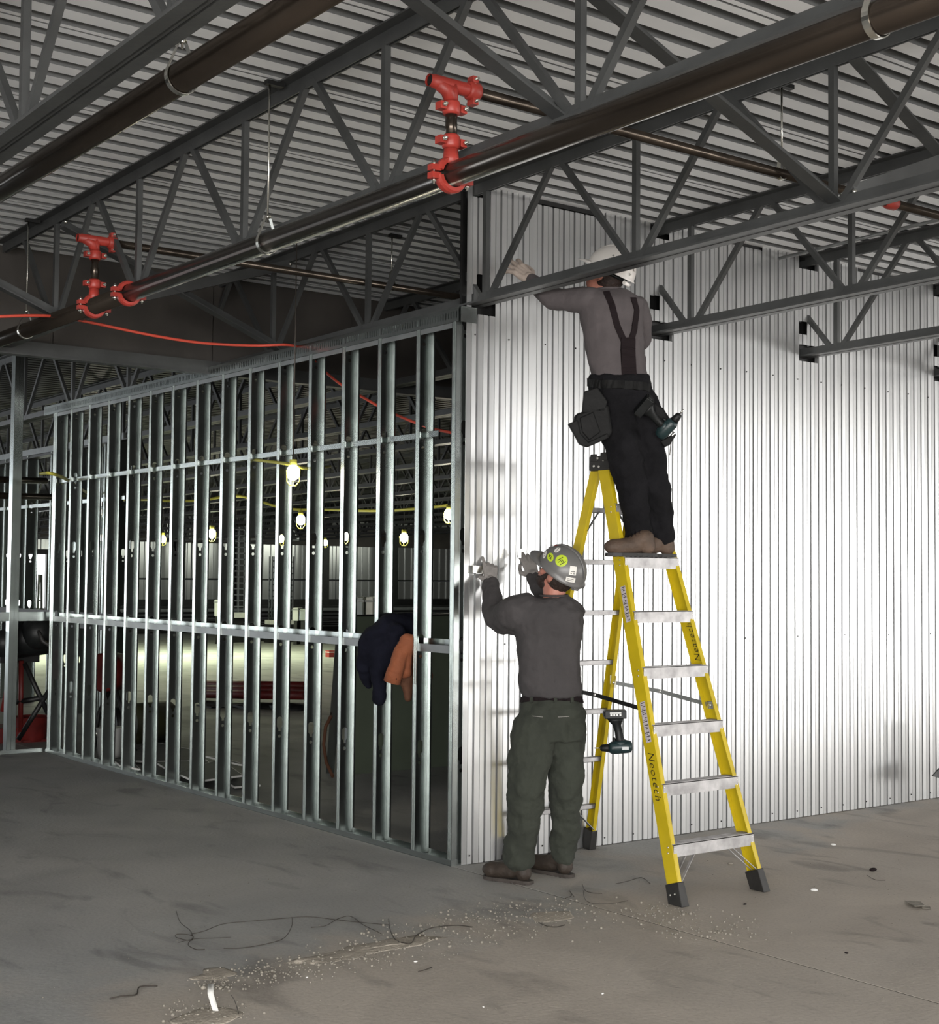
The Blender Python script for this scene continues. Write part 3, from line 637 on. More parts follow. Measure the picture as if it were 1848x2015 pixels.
def crate(px0, py0, px1, py1, d, mt, lab, cat, name, dep=0.5):
    a, b = W(px0, py1, d), W(px1, py0, d); r_ = root(name, lab, cat, loc=((a + b) / 2)); w = (b - a); w.z = 0; wl_ = w.length; w.normalize(); n_ = V((0, 0, 1)).cross(w)
    mb = MB(); mb.box((-wl_ / 2, 0, 0), (wl_ / 2, dep, b.z - a.z)); o = mb.build('body', mt, r_); mx = Matrix((w, n_, V((0, 0, 1)))).transposed().to_4x4(); mx.translation = V(((a.x + b.x) / 2, (a.y + b.y) / 2, a.z)); o.matrix_world = mx; bevel(o, 0.02)
    t = MB().box((-wl_ / 2 - .01, -.01, (b.z - a.z) * .82), (wl_ / 2 + .01, dep + .01, (b.z - a.z) * .88)).build('band', 'galv_dull', r_); t.matrix_world = mx
    s_ = MB().box((-wl_ / 2 + .03, .03, -max(a.z, .05)), (wl_ / 2 - .03, dep - .03, 0)).build('pallet_stand', 'dark', r_); s_.matrix_world = mx
crate(421, 1180, 438, 1213, 33, 'white', 'small white machine at the foot of the wide lattice mast', 'machine', 'white_machine')
crate(575, 1196, 587, 1222, 33, 'white', 'white carton standing between two studs', 'box', 'carton'); crate(589, 1198, 602, 1222, 33, 'galv', 'metal duct piece beside the white carton', 'duct', 'duct_piece')
crate(698, 1175, 716, 1229, 24, 'galv', 'shiny crumpled duct piece left of the jackets', 'duct', 'duct_piece'); crate(719, 1175, 734, 1229, 24, 'white', 'white duct piece nearest the jackets', 'duct', 'duct_piece')
rb = random.Random(11)
bi = 0
for (y0, x0, x1, z, nn, lab) in ((36.5, 5, 34, 0.55, 5, 'row of dark stock under the far wall'), (34.5, 6, 30, 0.42, 6, 'stud bundle behind the others, farthest row'), (32.6, 7, 27, 0.35, 6, 'stud bundle in the third row of the hall floor'), (30.9, 7.5, 26, 0.26, 7, 'stud bundle in the second row of the hall floor'), (29.3, 8, 24, 0.18, 7, 'nearest stud bundle on the bright hall floor'), (24.0, 12.5, 20, 0.2, 5, 'short stud bundle at the right of the bright floor')):
    r_ = root('metal_stud_bundle', lab, 'stud bundle', 'bundles of metal studs in the hall', loc=(x0, y0, 0))
    for k in range(nn):
        yy = y0 + 0.14 * k + rb.uniform(-.02, .02); e = rb.uniform(-.5, .5); zz = z * (0.7 + 0.3 * (k % 3) / 2)
        MB().box((x0 + e, yy, 0.0 if k else 0.0), (x1 + e, yy + 0.09, zz * .45)).box((x0 + e + .3, yy + .02, zz * .45), (x1 + e - .6, yy + 0.12, zz)).build('bar', 'galv_dull' if k % 2 else 'dark', r_)
rs = root('pipe_stack', 'stack of dark red pipes on blocks in the dark hall', 'pipe stack', loc=W(520, 1380, 17.0))
for k in range(7):
    a = W(395, 1365 - (k % 3) * 9, 17.6 + .12 * k); b_ = W(600, 1368 - (k % 3) * 9, 17.0 + .12 * k); MB().tube([a, b_], 0.055, 10).build('pipe', 'dullred', rs)
MB().tube([W(400, 1395, 17.5), W(600, 1400, 17)], 0.10, 8).build('bearer', 'dark', rs)
for k in range(3): a = W(430 + 65 * k, 1395, 17.4 - .1 * k); MB().box((a.x - .2, a.y - .2, 0), (a.x + .2, a.y + .2, a.z + .05)).build('block', 'dark', rs)
xb = root('red_box', 'small bright red box beside the leaning strips', 'box', loc=onfloor(650, 1293)); a = onfloor(650, 1293); MB().box(a + V((-.07, -.07, 0.001)), a + V((.07, .07, .13))).build('carton', 'red', xb); MB().box(a + V((-.073, -.073, .09)), a + V((.073, .073, .105))).build('tape', 'white', xb)
# drywall sheets on the floor and standing green boards
gb = root('green_board', 'low partition of green drywall behind the hanging jackets', 'partition', loc=(2.0, 3.4, 0))
MB().box((1.45, 3.40, 0.0), (2.18, 3.42, 1.27)).build('sheet', 'greenboard', gb); MB().box((2.185, 3.395, 0), (3.4, 3.415, 1.27)).build('sheet', 'greenboard', gb); MB().box((1.45, 3.39, 1.27), (3.4, 3.48, 1.285)).build('cap_track', 'dark', gb); MB().box((1.45, 3.42, 0), (1.452, 3.50, 1.27)).build('end_stud', 'galv_dull', gb)
ls = root('leaning_strips', 'pale metal strips leaning at the end of the green partition', 'metal strips', loc=(1.3, 3.2, 0))
for k in range(4): MB().bar(onfloor(645 + 3 * k, 1522) + V((0, 0, .0)), W(665 + 5 * k, 1245, 11.2 + .1 * k), 0.03, 0.004).build('strip', 'galv', ls)
hs = root('hose', 'brown hose curling at the foot of the leaning strips', 'hose', loc=onfloor(650, 1520)); MB().tube([W(652, 1408, 11.4), W(641, 1430, 11.4), W(637, 1465, 11.4), W(642, 1500, 11.4), onfloor(655, 1528, .02)], 0.014, 8).build('tube', 'rust_dark', hs)
SH = [([(222, 1497), (300, 1462), (372, 1476), (408, 1499), (300, 1501)], 0.02, 'pale drywall sheet on the floor, farthest left'), ([(305, 1501), (408, 1499), (425, 1518), (350, 1529)], 0.035, 'drywall offcut in the middle of the scrap heap'), ([(349, 1524), (432, 1496), (478, 1528), (384, 1540)], 0.055, 'drywall sheet lying on top of the scrap heap'), ([(222, 1497), (260, 1500), (276, 1516), (236, 1508)], 0.03, 'small drywall offcut at the left of the heap'), ([(448, 1542), (470, 1525), (512, 1547), (462, 1551)], 0.015, 'small drywall offcut nearest the stud wall'), ([(405, 1490), (440, 1494), (486, 1508), (470, 1506)], 0.07, 'narrow drywall strip at the right of the heap')]
for P, z, lab in SH:
    r_ = root('drywall_scrap', lab, 'drywall', 'drywall scraps on the floor', loc=onfloor(*P[0]))
    q = [onfloor(*p, z) for p in P]; MB().prism(q, (0, 0, 0), (0, 0, 0.010)).build('sheet', 'drywall', r_)
    e = MB()
    for i in range(len(q)): e.bar(q[i] + V((0, 0, .005)), q[(i + 1) % len(q)] + V((0, 0, .005)), 0.004, 0.014)
    e.build('paper_edge', 'drywall_edge', r_)
# machines at the left end
tm = root('threading_machine', 'dark pipe threading machine on a tripod with red legs', 'machine', loc=W(60, 1300, 13.0)); d = 13.0
hb = MB(); hb.tube([W(8, 1262, d), W(95, 1250, d + .1)], 0.17, 18).ell(W(75, 1245, d), (.16, .16, .16)).tube([W(5, 1240, d - .1), W(12, 1290, d - .1)], .11, 14); hb.build('housing', 'plastic', tm)
MB().box(W(0, 1305, d) + V((0, 0, 0)), W(100, 1298, d) + V((0, .3, .06))).build('tray', 'dark', tm); MB().tube([W(72, 1232, d - .1), W(84, 1262, d - .2), W(110, 1278, d - .1), W(112, 1300, d)], .018, 8).build('hose', 'rubber', tm)
for (p, q, mt) in (((25, 1300), (5, 1400), 'dullred'), ((42, 1300), (40, 1440), 'dullred'), ((48, 1305), (95, 1405), 'dark'), ((96, 1360), (36, 1455), 'dark'), ((30, 1382), (90, 1372), 'dark')): MB().tube([W(*p, d), W(*q, d)], .024, 8).build('leg', mt, tm)
rbk = root('red_bin', 'red bin on the floor under the threading machine', 'bin', loc=onfloor(62, 1458)); p = onfloor(62, 1458); MB().tube([p, p + V((0, 0, .01)), p + V((0, 0, .22)), p + V((0, 0, .235))], [.12, .13, .165, .175], 16, cap=False).box(p + V((-.12, -.12, 0)), p + V((.12, .12, .02))).build('tub', 'dullred', rbk); MB().box(p + V((-.5, -.05, 0)), p + V((-.1, .35, .14))).build('tray', 'dullred', rbk)
for i, (px, py, r0, mt, lab) in enumerate(((300, 1372, .19, 'olive', 'dark barrel lying behind the studs, right one'), (262, 1384, .16, 'dark', 'dark barrel lying behind the studs, left one'))):
    p = onfloor(px, 1422 if i == 0 else 1424, r0); g = root('barrel', lab, 'barrel', 'dark barrels behind the studs', loc=p); MB().tube([p + V((-.22, 0, 0)), p + V((-.2, 0, 0)), p + V((.2, .1, 0)), p + V((.22, .1, 0))], [r0 * .85, r0, r0, r0 * .85], 18).build('shell', mt, g)
    MB().tube([p + V((-.23, -.01, 0)), p + V((-.235, -.01, 0))], r0 * .4, 12).build('lid', 'galv_dull', g)
p = W(218, 1322, 12.6); g = root('drum_fan', 'red and white round fan standing behind the studs', 'fan', loc=p)
MB().tube([p + V((-.12, -.06, 0)), p + V((-.10, -.05, 0)), p + V((.06, .03, 0))], [.15, .17, .17], 20).build('shroud', 'dullred', g); MB().ell(p + V((.10, .03, .03)), (.12, .12, .13)).build('hood', 'white', g); MB().tube([p + V((0, 0, -.15)), p + V((-.1, 0, -.35)), (p.x - .15, p.y, 0)], .02, 8).tube([p + V((.05, 0, -.15)), (p.x + .25, p.y, 0)], .02, 8).build('leg', 'dark', g)
p = W(218, 1390, 12.5); g = root('white_bucket', 'white bucket below the red and white fan', 'bucket', loc=(p.x, p.y, 0)); MB().tube([(p.x, p.y, 0), (p.x, p.y, .25), (p.x, p.y, .26)], [.10, .12, .13], 18).build('tub', 'white', g); MB().tube(arc((p.x, p.y, .23), .125, PI, 2 * PI, 10, (1, 0, 0), (0, -.3, 1)), .005, 6).build('handle', 'zinc', g)
# bright bay door at the far left and a ladder standing in it
bd = root('window_1', kind='structure'); a = W(-20, 1195, 34); b_ = W(95, 1090, 34)
pa = MB(); pa.add([a, V((b_.x, b_.y, a.z)), b_, V((a.x, a.y, b_.z))], [(0, 1, 2, 3)]); pa.build('daylight_pane', 'day', bd)
fr = MB(); fr.bar((a.x, a.y, b_.z + .05), (b_.x, b_.y, b_.z + .05), .12, .12); fr.bar((b_.x, b_.y, 0), (b_.x, b_.y, b_.z), .12, .12); fr.build('frame', 'dark', bd)
lf = root('ladder', 'tiny ladder standing in the bright bay at the far left', 'ladder', loc=W(79, 1185, 30)); a = W(74, 1188, 30); b_ = W(77, 1130, 30); c_ = W(84, 1188, 30); a.z = c_.z = 0; L_ = MB(); L_.bar(a, b_, .04, .04); L_.bar(c_, b_ + V((.05, 0, 0)), .04, .04); L_.build('rail', 'dark', lf); L_ = MB()
for k in range(5): L_.bar(a.lerp(b_, k / 5 + .05), c_.lerp(b_, k / 5 + .05), .03, .03)
L_.build('rung', 'dark', lf)
# ------------------------------------------------------------------ step ladder
LD = root('step_ladder', 'tall yellow fibreglass step ladder with aluminium steps in front of the metal wall', 'ladder', loc=(.6, -.75, 0))
TOPZ = 2.23
def fr_pt(s, z, o=0.0): return V((.605 + s * (.312 - .142 * z / TOPZ + o), -1.43 + .71 * z / TOPZ, z))
def re_pt(s, z, o=0.0): return V((.622 + s * (.322 - .165 * z / TOPZ + o), -.07 - .56 * z / TOPZ, z))
def rail(s, fn, w, name, parent, z0=0.0):
    """C channel rail: web outward, flanges turned in"""
    a, b = fn(s, z0 + .085), fn(s, TOPZ); t = .005; fl_ = .028
    d = (b - a).normalized(); out = V((s, 0, 0)); out = (out - d * out.dot(d)).normalized(); dep = d.cross(out); 
    if dep.y < 0: dep = -dep
    mb = MB()
    def seg(o0, o1, e0, e1):
        vs = []
        for P in (a, b): vs += [P + out * o0 + dep * e0, P + out * o1 + dep * e0, P + out * o1 + dep * e1, P + out * o0 + dep * e1]
        mb.add(vs, [(0, 1, 2, 3), (4, 7, 6, 5), (0, 4, 5, 1), (1, 5, 6, 2), (2, 6, 7, 3), (3, 7, 4, 0)])
    seg(-t, 0, 0, w); seg(-fl_, -t, 0, t); seg(-fl_, -t, w - t, w)
    o = bevel(mb.build(name, 'yellow', parent), .0015, 2); o['axis'] = 0; del o['axis']
    return o, a, d, out, dep
RL = {}
for s in (-1, 1):
    RL[('f', s)] = rail(s, fr_pt, .080, 'front_rail', LD); RL[('r', s)] = rail(s, re_pt, .060, 'rear_rail', LD)
    for key, fn in (('f', fr_pt), ('r', re_pt)):
        o, a, d_, out, dep = RL[(key, s)]; w = .08 if key == 'f' else .06
        mb = MB(); A = a + d_ * .03; B = fn(s, 0.0) 
        vs = []
        for P, e in ((A, .006), (B, .010)): vs += [P + out * e + dep * -e, P + out * e + dep * (w + e), P - out * (.032 + e) + dep * (w + e), P - out * (.032 + e) - dep * e]
        for v_ in vs[4:]: v_.z = 0.001
        mb.add(vs, [(0, 1, 2, 3), (7, 6, 5, 4), (0, 4, 5, 1), (1, 5, 6, 2), (2, 6, 7, 3), (3, 7, 4, 0)]); f_ = bevel(mb.build('foot', 'rubber', LD), .003)
        rv = MB()
        for q in (.3, .7): rv.ell(B.lerp(A, .55) + out * .011 + dep * w * q, .005, n=8, m=5)
        rv.build('rivet', 'rivet', f_)
zs_ = [.256 + .2855 * k for k in range(7)]
for k, z in enumerate(zs_):
    L_, R_ = fr_pt(-1, z, -.005), fr_pt(1, z, -.005)
    mb = MB(); mb.box((L_.x, L_.y - .004, z - .030), (R_.x, L_.y - .002, z + .030)); mb.box((L_.x, L_.y - .004, z + .027), (R_.x, L_.y + .078, z + .030)); mb.box((L_.x, L_.y + .076, z + .008), (R_.x, L_.y + .078, z + .03))
    for g in range(6): mb.box((L_.x, L_.y + .006 + .012 * g, z + .030), (R_.x, L_.y + .009 + .012 * g, z + .0318))
    st_ = mb.build('step', 'alu', LD); rv = MB()
    for s in (-1, 1):
        p = fr_pt(s, z)
        for q in (-.014, .014): rv.ell(p + V((-s * .012, -.002, q)), (.006, .003, .005), n=8, m=5); rv.ell(p + V((s * .002, .03, q)), (.003, .005, .005), n=8, m=5)
    rv.build('rivet', 'rivet', st_)
for k, z in enumerate([.262 + .2855 * k for k in range(7)]):
    L_, R_ = re_pt(-1, z, -.005), re_pt(1, z, -.005); MB().box((L_.x, L_.y + .018, z - .014), (R_.x, L_.y + .020, z + .014)).box((L_.x, L_.y + .018, z + .012), (R_.x, L_.y + .05, z + .014)).box((L_.x, L_.y + .018, z - .014), (R_.x, L_.y + .05, z - .012)).build('rear_bar', 'alu', LD)
cp = MB(); cp.box((.605 - .178, -.745, TOPZ - .045), (.605 + .178, -.585, TOPZ + .035)); cp.box((.605 - .185, -.735, TOPZ + .005), (.605 - .175, -.68, TOPZ + .05)); cp.box((.605 - .185, -.65, TOPZ + .005), (.605 - .175, -.60, TOPZ + .045)); cpo = bevel(cp.build('top_cap', 'rubber', LD), .006)
rv = MB()
for (yy, zz) in ((-.70, .01), (-.655, .022), (-.665, -.025), (-.625, -.02)): rv.ell((.605 - .180, yy, TOPZ + zz), (.004, .008, .008), n=8, m=5)
rv.build('rivet', 'rivet', cpo)
for s in (-1, 1):
    a, b = fr_pt(s, .93, -.008) + V((0, .045, 0)), re_pt(s, 1.0, -.008); mid = (a + b) / 2 + V((0, 0, .012))
    sp = MB().bar(a, mid, .004, .022).bar(mid, b, .004, .022).build('spreader', 'galv_dull' if s > 0 else 'dark', LD); MB().ell(a, .011, n=8, m=5).ell(mid, .009, n=8, m=5).ell(b, .011, n=8, m=5).build('rivet', 'rivet', sp)
    MB().bar(b + V((0, 0, -.03)), b + V((0, 0, .04)), .05, .006).build('spreader_bracket', 'zinc', LD); MB().bar(a + V((0, 0, -.02)), a + V((0, 0, .02)), .045, .006).build('spreader_bracket', 'zinc', LD)
    for o_ in (0.0, .05): MB().bar(fr_pt(s, .10, -.02) + V((0, .01 + o_, 0)), V((.605 + s * (.12), fr_pt(s, .26).y + .01 + o_, .245)), .012, .004).build('knee_brace', 'alu', LD)
    MB().bar(re_pt(s, .12, -.02), V((.61 + s * .15, re_pt(s, .25).y + .02, .25)), .016, .004).build('knee_brace', 'galv_dull', LD); MB().bar(re_pt(s, 1.86, -.02), V((.61 + s * .07, re_pt(s, 1.97).y + .02, 1.97)), .016, .004).build('knee_brace', 'galv_dull', LD)
# labels and hand lettering on the rails
def on_rail(key, s, zc, e, off=.001, inside=False):
    o, a, d_, out, dep = RL[(key, s)]; t = (zc - a.z) / d_.z; P = a + d_ * t + dep * e + (out * off if not inside else -out * (.005 + off)); return P, d_, out, dep
def sticker(s, z0, z1, e0, e1):
    P, d_, out, dep = on_rail('f', s, z0, e0); Q = on_rail('f', s, z1, e0)[0]; w = e1 - e0
    o = MB().prism([P, P + dep * w, Q + dep * w, Q], (0, 0, 0), out * .0006).build('label', 'label', LD); L_ = MB(); n = 11
    for k in range(n):
        c = P.lerp(Q, (k + .6) / n) + out * .0010; L_.bar(c + dep * .004, c + dep * (w * (.55 + .35 * ((k * 7) % 3) / 2)), .0008, .004, up=d_)
        if k % 2: L_.bar(c + dep * w * .35 + d_ * .009, c + dep * w * .8 + d_ * .009, .0008, .0025, up=d_)
    L_.build('printed_line', 'ink', o)
sticker(-1, 1.385, 1.59 - .03 + .01, .020, .056); sticker(-1, .78, 1.00 - .02, .018, .056)
def lettering(txt, s, z, e, size, inside, flip):
    cu = bpy.data.curves.new('t', 'FONT'); cu.body = txt; cu.size = size; cu.extrude = .0003; cu.shear = .35; cu.offset = -.0006; cu.align_x = 'CENTER'; cu.align_y = 'CENTER'; cu.space_character = 1.15
    t = bpy.data.objects.new('t', cu); COL.objects.link(t); dg = bpy.context.evaluated_depsgraph_get(); dg.update(); me = bpy.data.meshes.new_from_object(t.evaluated_get(dg)); bpy.data.objects.remove(t)
    P, d_, out, dep = on_rail('f', s, z, e, .0012, inside); n_ = -out if inside else out; x = -d_ if not flip else d_; n_ = n_; y = n_.cross(x)
    mx = Matrix((x, y, n_)).transposed().to_4x4(); mx.translation = P; me.transform(mx); me.materials.clear(); me.materials.append(M['ink']); link('handwriting', me, LD)
lettering('Neotech', -1, .62, .040, .062, False, False); lettering('Neatech', 1, 1.27, .042, .055, True, True)
# ------------------------------------------------------------------ cordless drill builder (battery on top, body down, bit to -x)
def drill(name, label, mx, loc):
    r_ = root(name, label, 'drill', loc=loc); 
    def put(o): o.matrix_world = mx @ Matrix.Identity(4); return o
    b = MB().box((-.058, -.036, -.004), (.056, .036, .040)).box((-.064, -.028, .008), (-.056, .028, .034)); bo = bevel(put(b.build('battery', 'plastic', r_)), .007)
    t = MB(); 
    for i in range(4): t.box((-.030 + .016 * i, -.0375, .012), (-.020 + .016 * i, -.036, .020))
    t.box((-.032, -.0375, .024), (.028, -.036, .029)); put(t.build('battery_lettering', 'white', bo))
    g = MB()
    g.loft([[V((x0 + rx * math.cos(a), ry * math.sin(a), z)) for a in [2 * PI * i / 14 for i in range(14)]] for (x0, rx, ry, z) in ((0, .045, .030, -.004), (.0, .036, .026, -.018), (.008, .023, .019, -.040), (.016, .021, .018, -.075), (.022, .023, .019, -.110), (.024, .030, .024, -.130))]); put(g.build('grip', 'plastic', r_))
    h = MB(); h.tube([(.085, 0, -.152), (.078, 0, -.152), (.06, 0, -.152), (-.02, 0, -.158), (-.035, 0, -.158)], [.020, .030, .034, .033, .024], 18).ell((.03, 0, -.140), (.05, .030, .028)); put(h.build('motor_housing', 'teal', r_))
    c = MB().tube([(-.035, 0, -.158), (-.045, 0, -.158), (-.075, 0, -.158), (-.082, 0, -.158)], [.021, .022, .017, .010], 14); put(c.build('chuck', 'plastic', r_)); put(MB().tube([(-.080, 0, -.158), (-.112, 0, -.158)], .0035, 6).build('bit', 'zinc', r_))
    put(MB().ell((-.008, 0, -.118), (.008, .008, .016)).build('trigger', 'red' if 0 else 'plastic', r_)); put(MB().box((.03, -.0345, -.165), (.065, -.0325, -.15)).build('badge', 'galv_dull', r_))
    return r_
def frame(x, z, p):
    x = V(x).normalized(); z = V(z); z = (z - x * z.dot(x)).normalized(); y = z.cross(x); mx = Matrix((x, y, z)).transposed().to_4x4(); mx.translation = V(p); return mx
rt_ = right; upv = -down
# ------------------------------------------------------------------ people
from mathutils.bvhtree import BVHTree
R_, U_, T_ = right, upv, -fwd
def ringset(mb, rows, rv, tv, n=20, p=2.3):
    rs = []
    for c, rx, ry in rows:
        q = []
        for i in range(n):
            a = 2 * PI * i / n; ca, sa = math.cos(a), math.sin(a); q.append(V(c) + rv * rx * abs(ca) ** (2 / p) * (1 if ca > 0 else -1) + tv * ry * abs(sa) ** (2 / p) * (1 if sa > 0 else -1))
        rs.append(q)
    mb.loft(rs)
def limb(mb, pts, rr_, n=14):
    for i in range(len(pts) - 1): mb.cap(pts[i], pts[i + 1], rr_[i], rr_[i + 1], n)
def bvh(o): return BVHTree.FromPolygons([v.co for v in o.data.vertices], [p.vertices for p in o.data.polygons])
def cast(t, px, py):
    r = ray(px, py).normalized(); h = t.ray_cast(CAM, r); return (h[0], h[1]) if h[0] is not None else None
def strip_on(t, pix, w, th, name, mat_, parent, n=18):
    """a strap that hugs the surface, following image points"""
    P = []
    for i in range(len(pix) - 1):
        for k in range(n): q = [pix[i][j] + (pix[i + 1][j] - pix[i][j]) * k / n for j in (0, 1)]; P.append(q)
    P.append(pix[-1]); H = [cast(t, *q) for q in P]; H = [h for h in H if h]
    if len(H) < 2: return None
    rings = []
    for i, (p, nn) in enumerate(H):
        d = (H[min(i + 1, len(H) - 1)][0] - H[max(i - 1, 0)][0]).normalized(); nn = nn if nn.dot(T_) > 0 else -nn; s = d.cross(nn).normalized()
        rings.append([p + s * w / 2 - nn * .012, p + s * w / 2 + nn * th, p - s * w / 2 + nn * th, p - s * w / 2 - nn * .012])
    return MB().loft(rings, smooth=False).build(name, mat_, parent)
def hand(parent, wrist, along, back, side, curls, thumb, mat_, name, sc=1.0, spread=.10):
    """side = +1/-1: where the thumb is along (along x back)"""
    y = V(along).normalized(); z = V(back); z = (z - y * z.dot(y)).normalized(); x = y.cross(z) * side; w = V(wrist)
    def L(a, b, c): return w + (x * a + y * b + z * c) * sc
    mb = MB(); mb.cap(L(0, -.05, 0), L(0, .01, 0), .034 * sc, .030 * sc)
    xs = (.030, .010, -.010, -.029); ln = (.074, .082, .076, .060); kn = (.090, .094, .090, .082)
    for i in range(4):
        mb.cap(L(xs[i] * .6, .0, 0), L(xs[i], kn[i], 0), .017 * sc, .0135 * sc, 10)
        p = V((xs[i], kn[i], 0)); a = 0; sp = (1.5 - i) * spread
        for k, fr_ in enumerate((.45, .31, .24)):
            a += curls[i] * (.7, 1.0, .8)[k]; l = ln[i] * fr_
            q = p + V((math.sin(sp) * l * math.cos(a), math.cos(sp) * math.cos(a) * l, -math.sin(a) * l))
            mb.cap(L(*p), L(*q), (.0115 - .0008 * k) * sc, (.0108 - .0009 * k) * sc, 10); p = q
    T0 = V((.024, .018, -.006)); T1 = T0 + V((.034, .030, -.012 - thumb * .01)); T2 = T1 + V((.016 - thumb * .02, .032, -.010 - thumb * .012)); T3 = T2 + V((.002 - thumb * .012, .026, -.004 - thumb * .006))
    mb.cap(L(*T0), L(*T1), .017 * sc, .0135 * sc, 10); mb.cap(L(*T1), L(*T2), .0125 * sc, .0118 * sc, 10); mb.cap(L(*T2), L(*T3), .0115 * sc, .0105 * sc, 10)
    return remesh(mb, name, mat_, parent, .0042, 3, (.003, .02))
def boot(parent, heel, toe, mat_, shaft, lean, name='boot'):
    h, t = V(heel), V(toe); x = (t - h); Ln = x.length; x.normalize(); z = V((0, 0, 1)); y = z.cross(x).normalized(); k = Ln / .30
    def L(a, b, c): return h + x * a * k + y * b * k + z * c
    mb = MB(); mb.ell(L(.240, 0, .052), (.062, .048, .042), Matrix((x, y, z)).transposed()); mb.cap(L(.235, 0, .050), L(.12, 0, .066), .044, .046); mb.cap(L(.13, 0, .07), L(.07, 0, .10), .045, .048); mb.cap(L(.05, 0, .055), L(.06, 0, .10), .044, .046); mb.cap(L(.06, 0, .09), V(shaft), .048, .050)
    mb.box((0, 0, 0), (.0, .0, .0)) if 0 else None
    o = remesh(mb, name, mat_, parent, .007, 4, (.006, .05))
    out = [(-.005, .0), (.0, .030), (.03, .042), (.09, .040), (.15, .043), (.22, .052), (.27, .046), (.298, .025), (.305, 0), (.298, -.025), (.27, -.046), (.22, -.052), (.15, -.043), (.09, -.040), (.03, -.042), (.0, -.030)]
    s_ = MB(); s_.loft([[L(a * .97, b * .84, zz) for a, b in out] for zz in (.002, .010, .020)], smooth=False)
    for q in range(9): s_.box((0, 0, 0), (.012, .070, .008), Matrix.Translation(L(.02 + .03 * q, -.035, .0)) @ Matrix((x, y, z)).transposed().to_4x4())
    s_.build('sole', 'sole' if mat_ == 'boot' else 'rubber', o)
    lc = MB()
    for q in range(4): a = .17 - .022 * q; lc.tube([L(a, .028, .082 + .013 * q), L(a - .004, 0, .112 + .011 * q), L(a - .01, -.028, .084 + .013 * q)], .003, 6)
    lc.build('lace', 'strap', o)
    return o
def head(parent, c, f, h, neck, hair_mat, beard, body_mb):
    f = V(f).normalized(); h = V(h); h = (h - f * h.dot(f)).normalized(); s = f.cross(h); A = Matrix((s, f, h)).transposed(); c = V(c)
    def L(x, y, z): return c + A @ V((x, y, z))
    b = body_mb; b.ell(L(0, -.005, .01), (.074, .094, .105), A); b.ell(L(0, .030, -.060), (.055, .066, .062), A); b.cap(L(0, .088, .012), L(0, .112, -.022), .008, .013); b.ell(L(0, .078, -.062), (.022, .014, .010), A)
    for q in (-1, 1): b.ell(L(q * .074, -.004, -.012), (.010, .019, .030), A); b.ell(L(q * .040, .062, -.025), (.022, .022, .022), A)
    b.cap(L(0, -.018, -.05), neck, .056, .062); b.cap(L(0, -.01, -.08), neck, .054, .06)
    e = MB()
    for q in (-1, 1): e.ell(L(q * .030, .082, .010), (.013, .009, .009), A)
    e.build('eye', 'white', parent); MB().ell(L(0, .094, -.062), (.020, .006, .004), A).build('mouth', 'skin', parent)
    hm = MB(); hm.ell(L(0, -.026, .0), (.078, .080, .098), A); hm.ell(L(0, -.040, -.045), (.064, .052, .045), A)
    for q in (-1, 1): hm.cap(L(q * .070, .020, .03), L(q * .069, .022, -.02), .012, .010)
    remesh(hm, 'hair', hair_mat, parent, .006, 3, (.008, .02))
    if beard:
        bm_ = MB(); bm_.ell(L(0, .036, -.078), (.056, .062, .050), A)
        for q in (-1, 1): bm_.cap(L(q * .066, .022, -.015), L(q * .052, .050, -.07), .012, .018)
        remesh(bm_, 'beard', hair_mat, parent, .006, 3, (.008, .02))
    return A, L
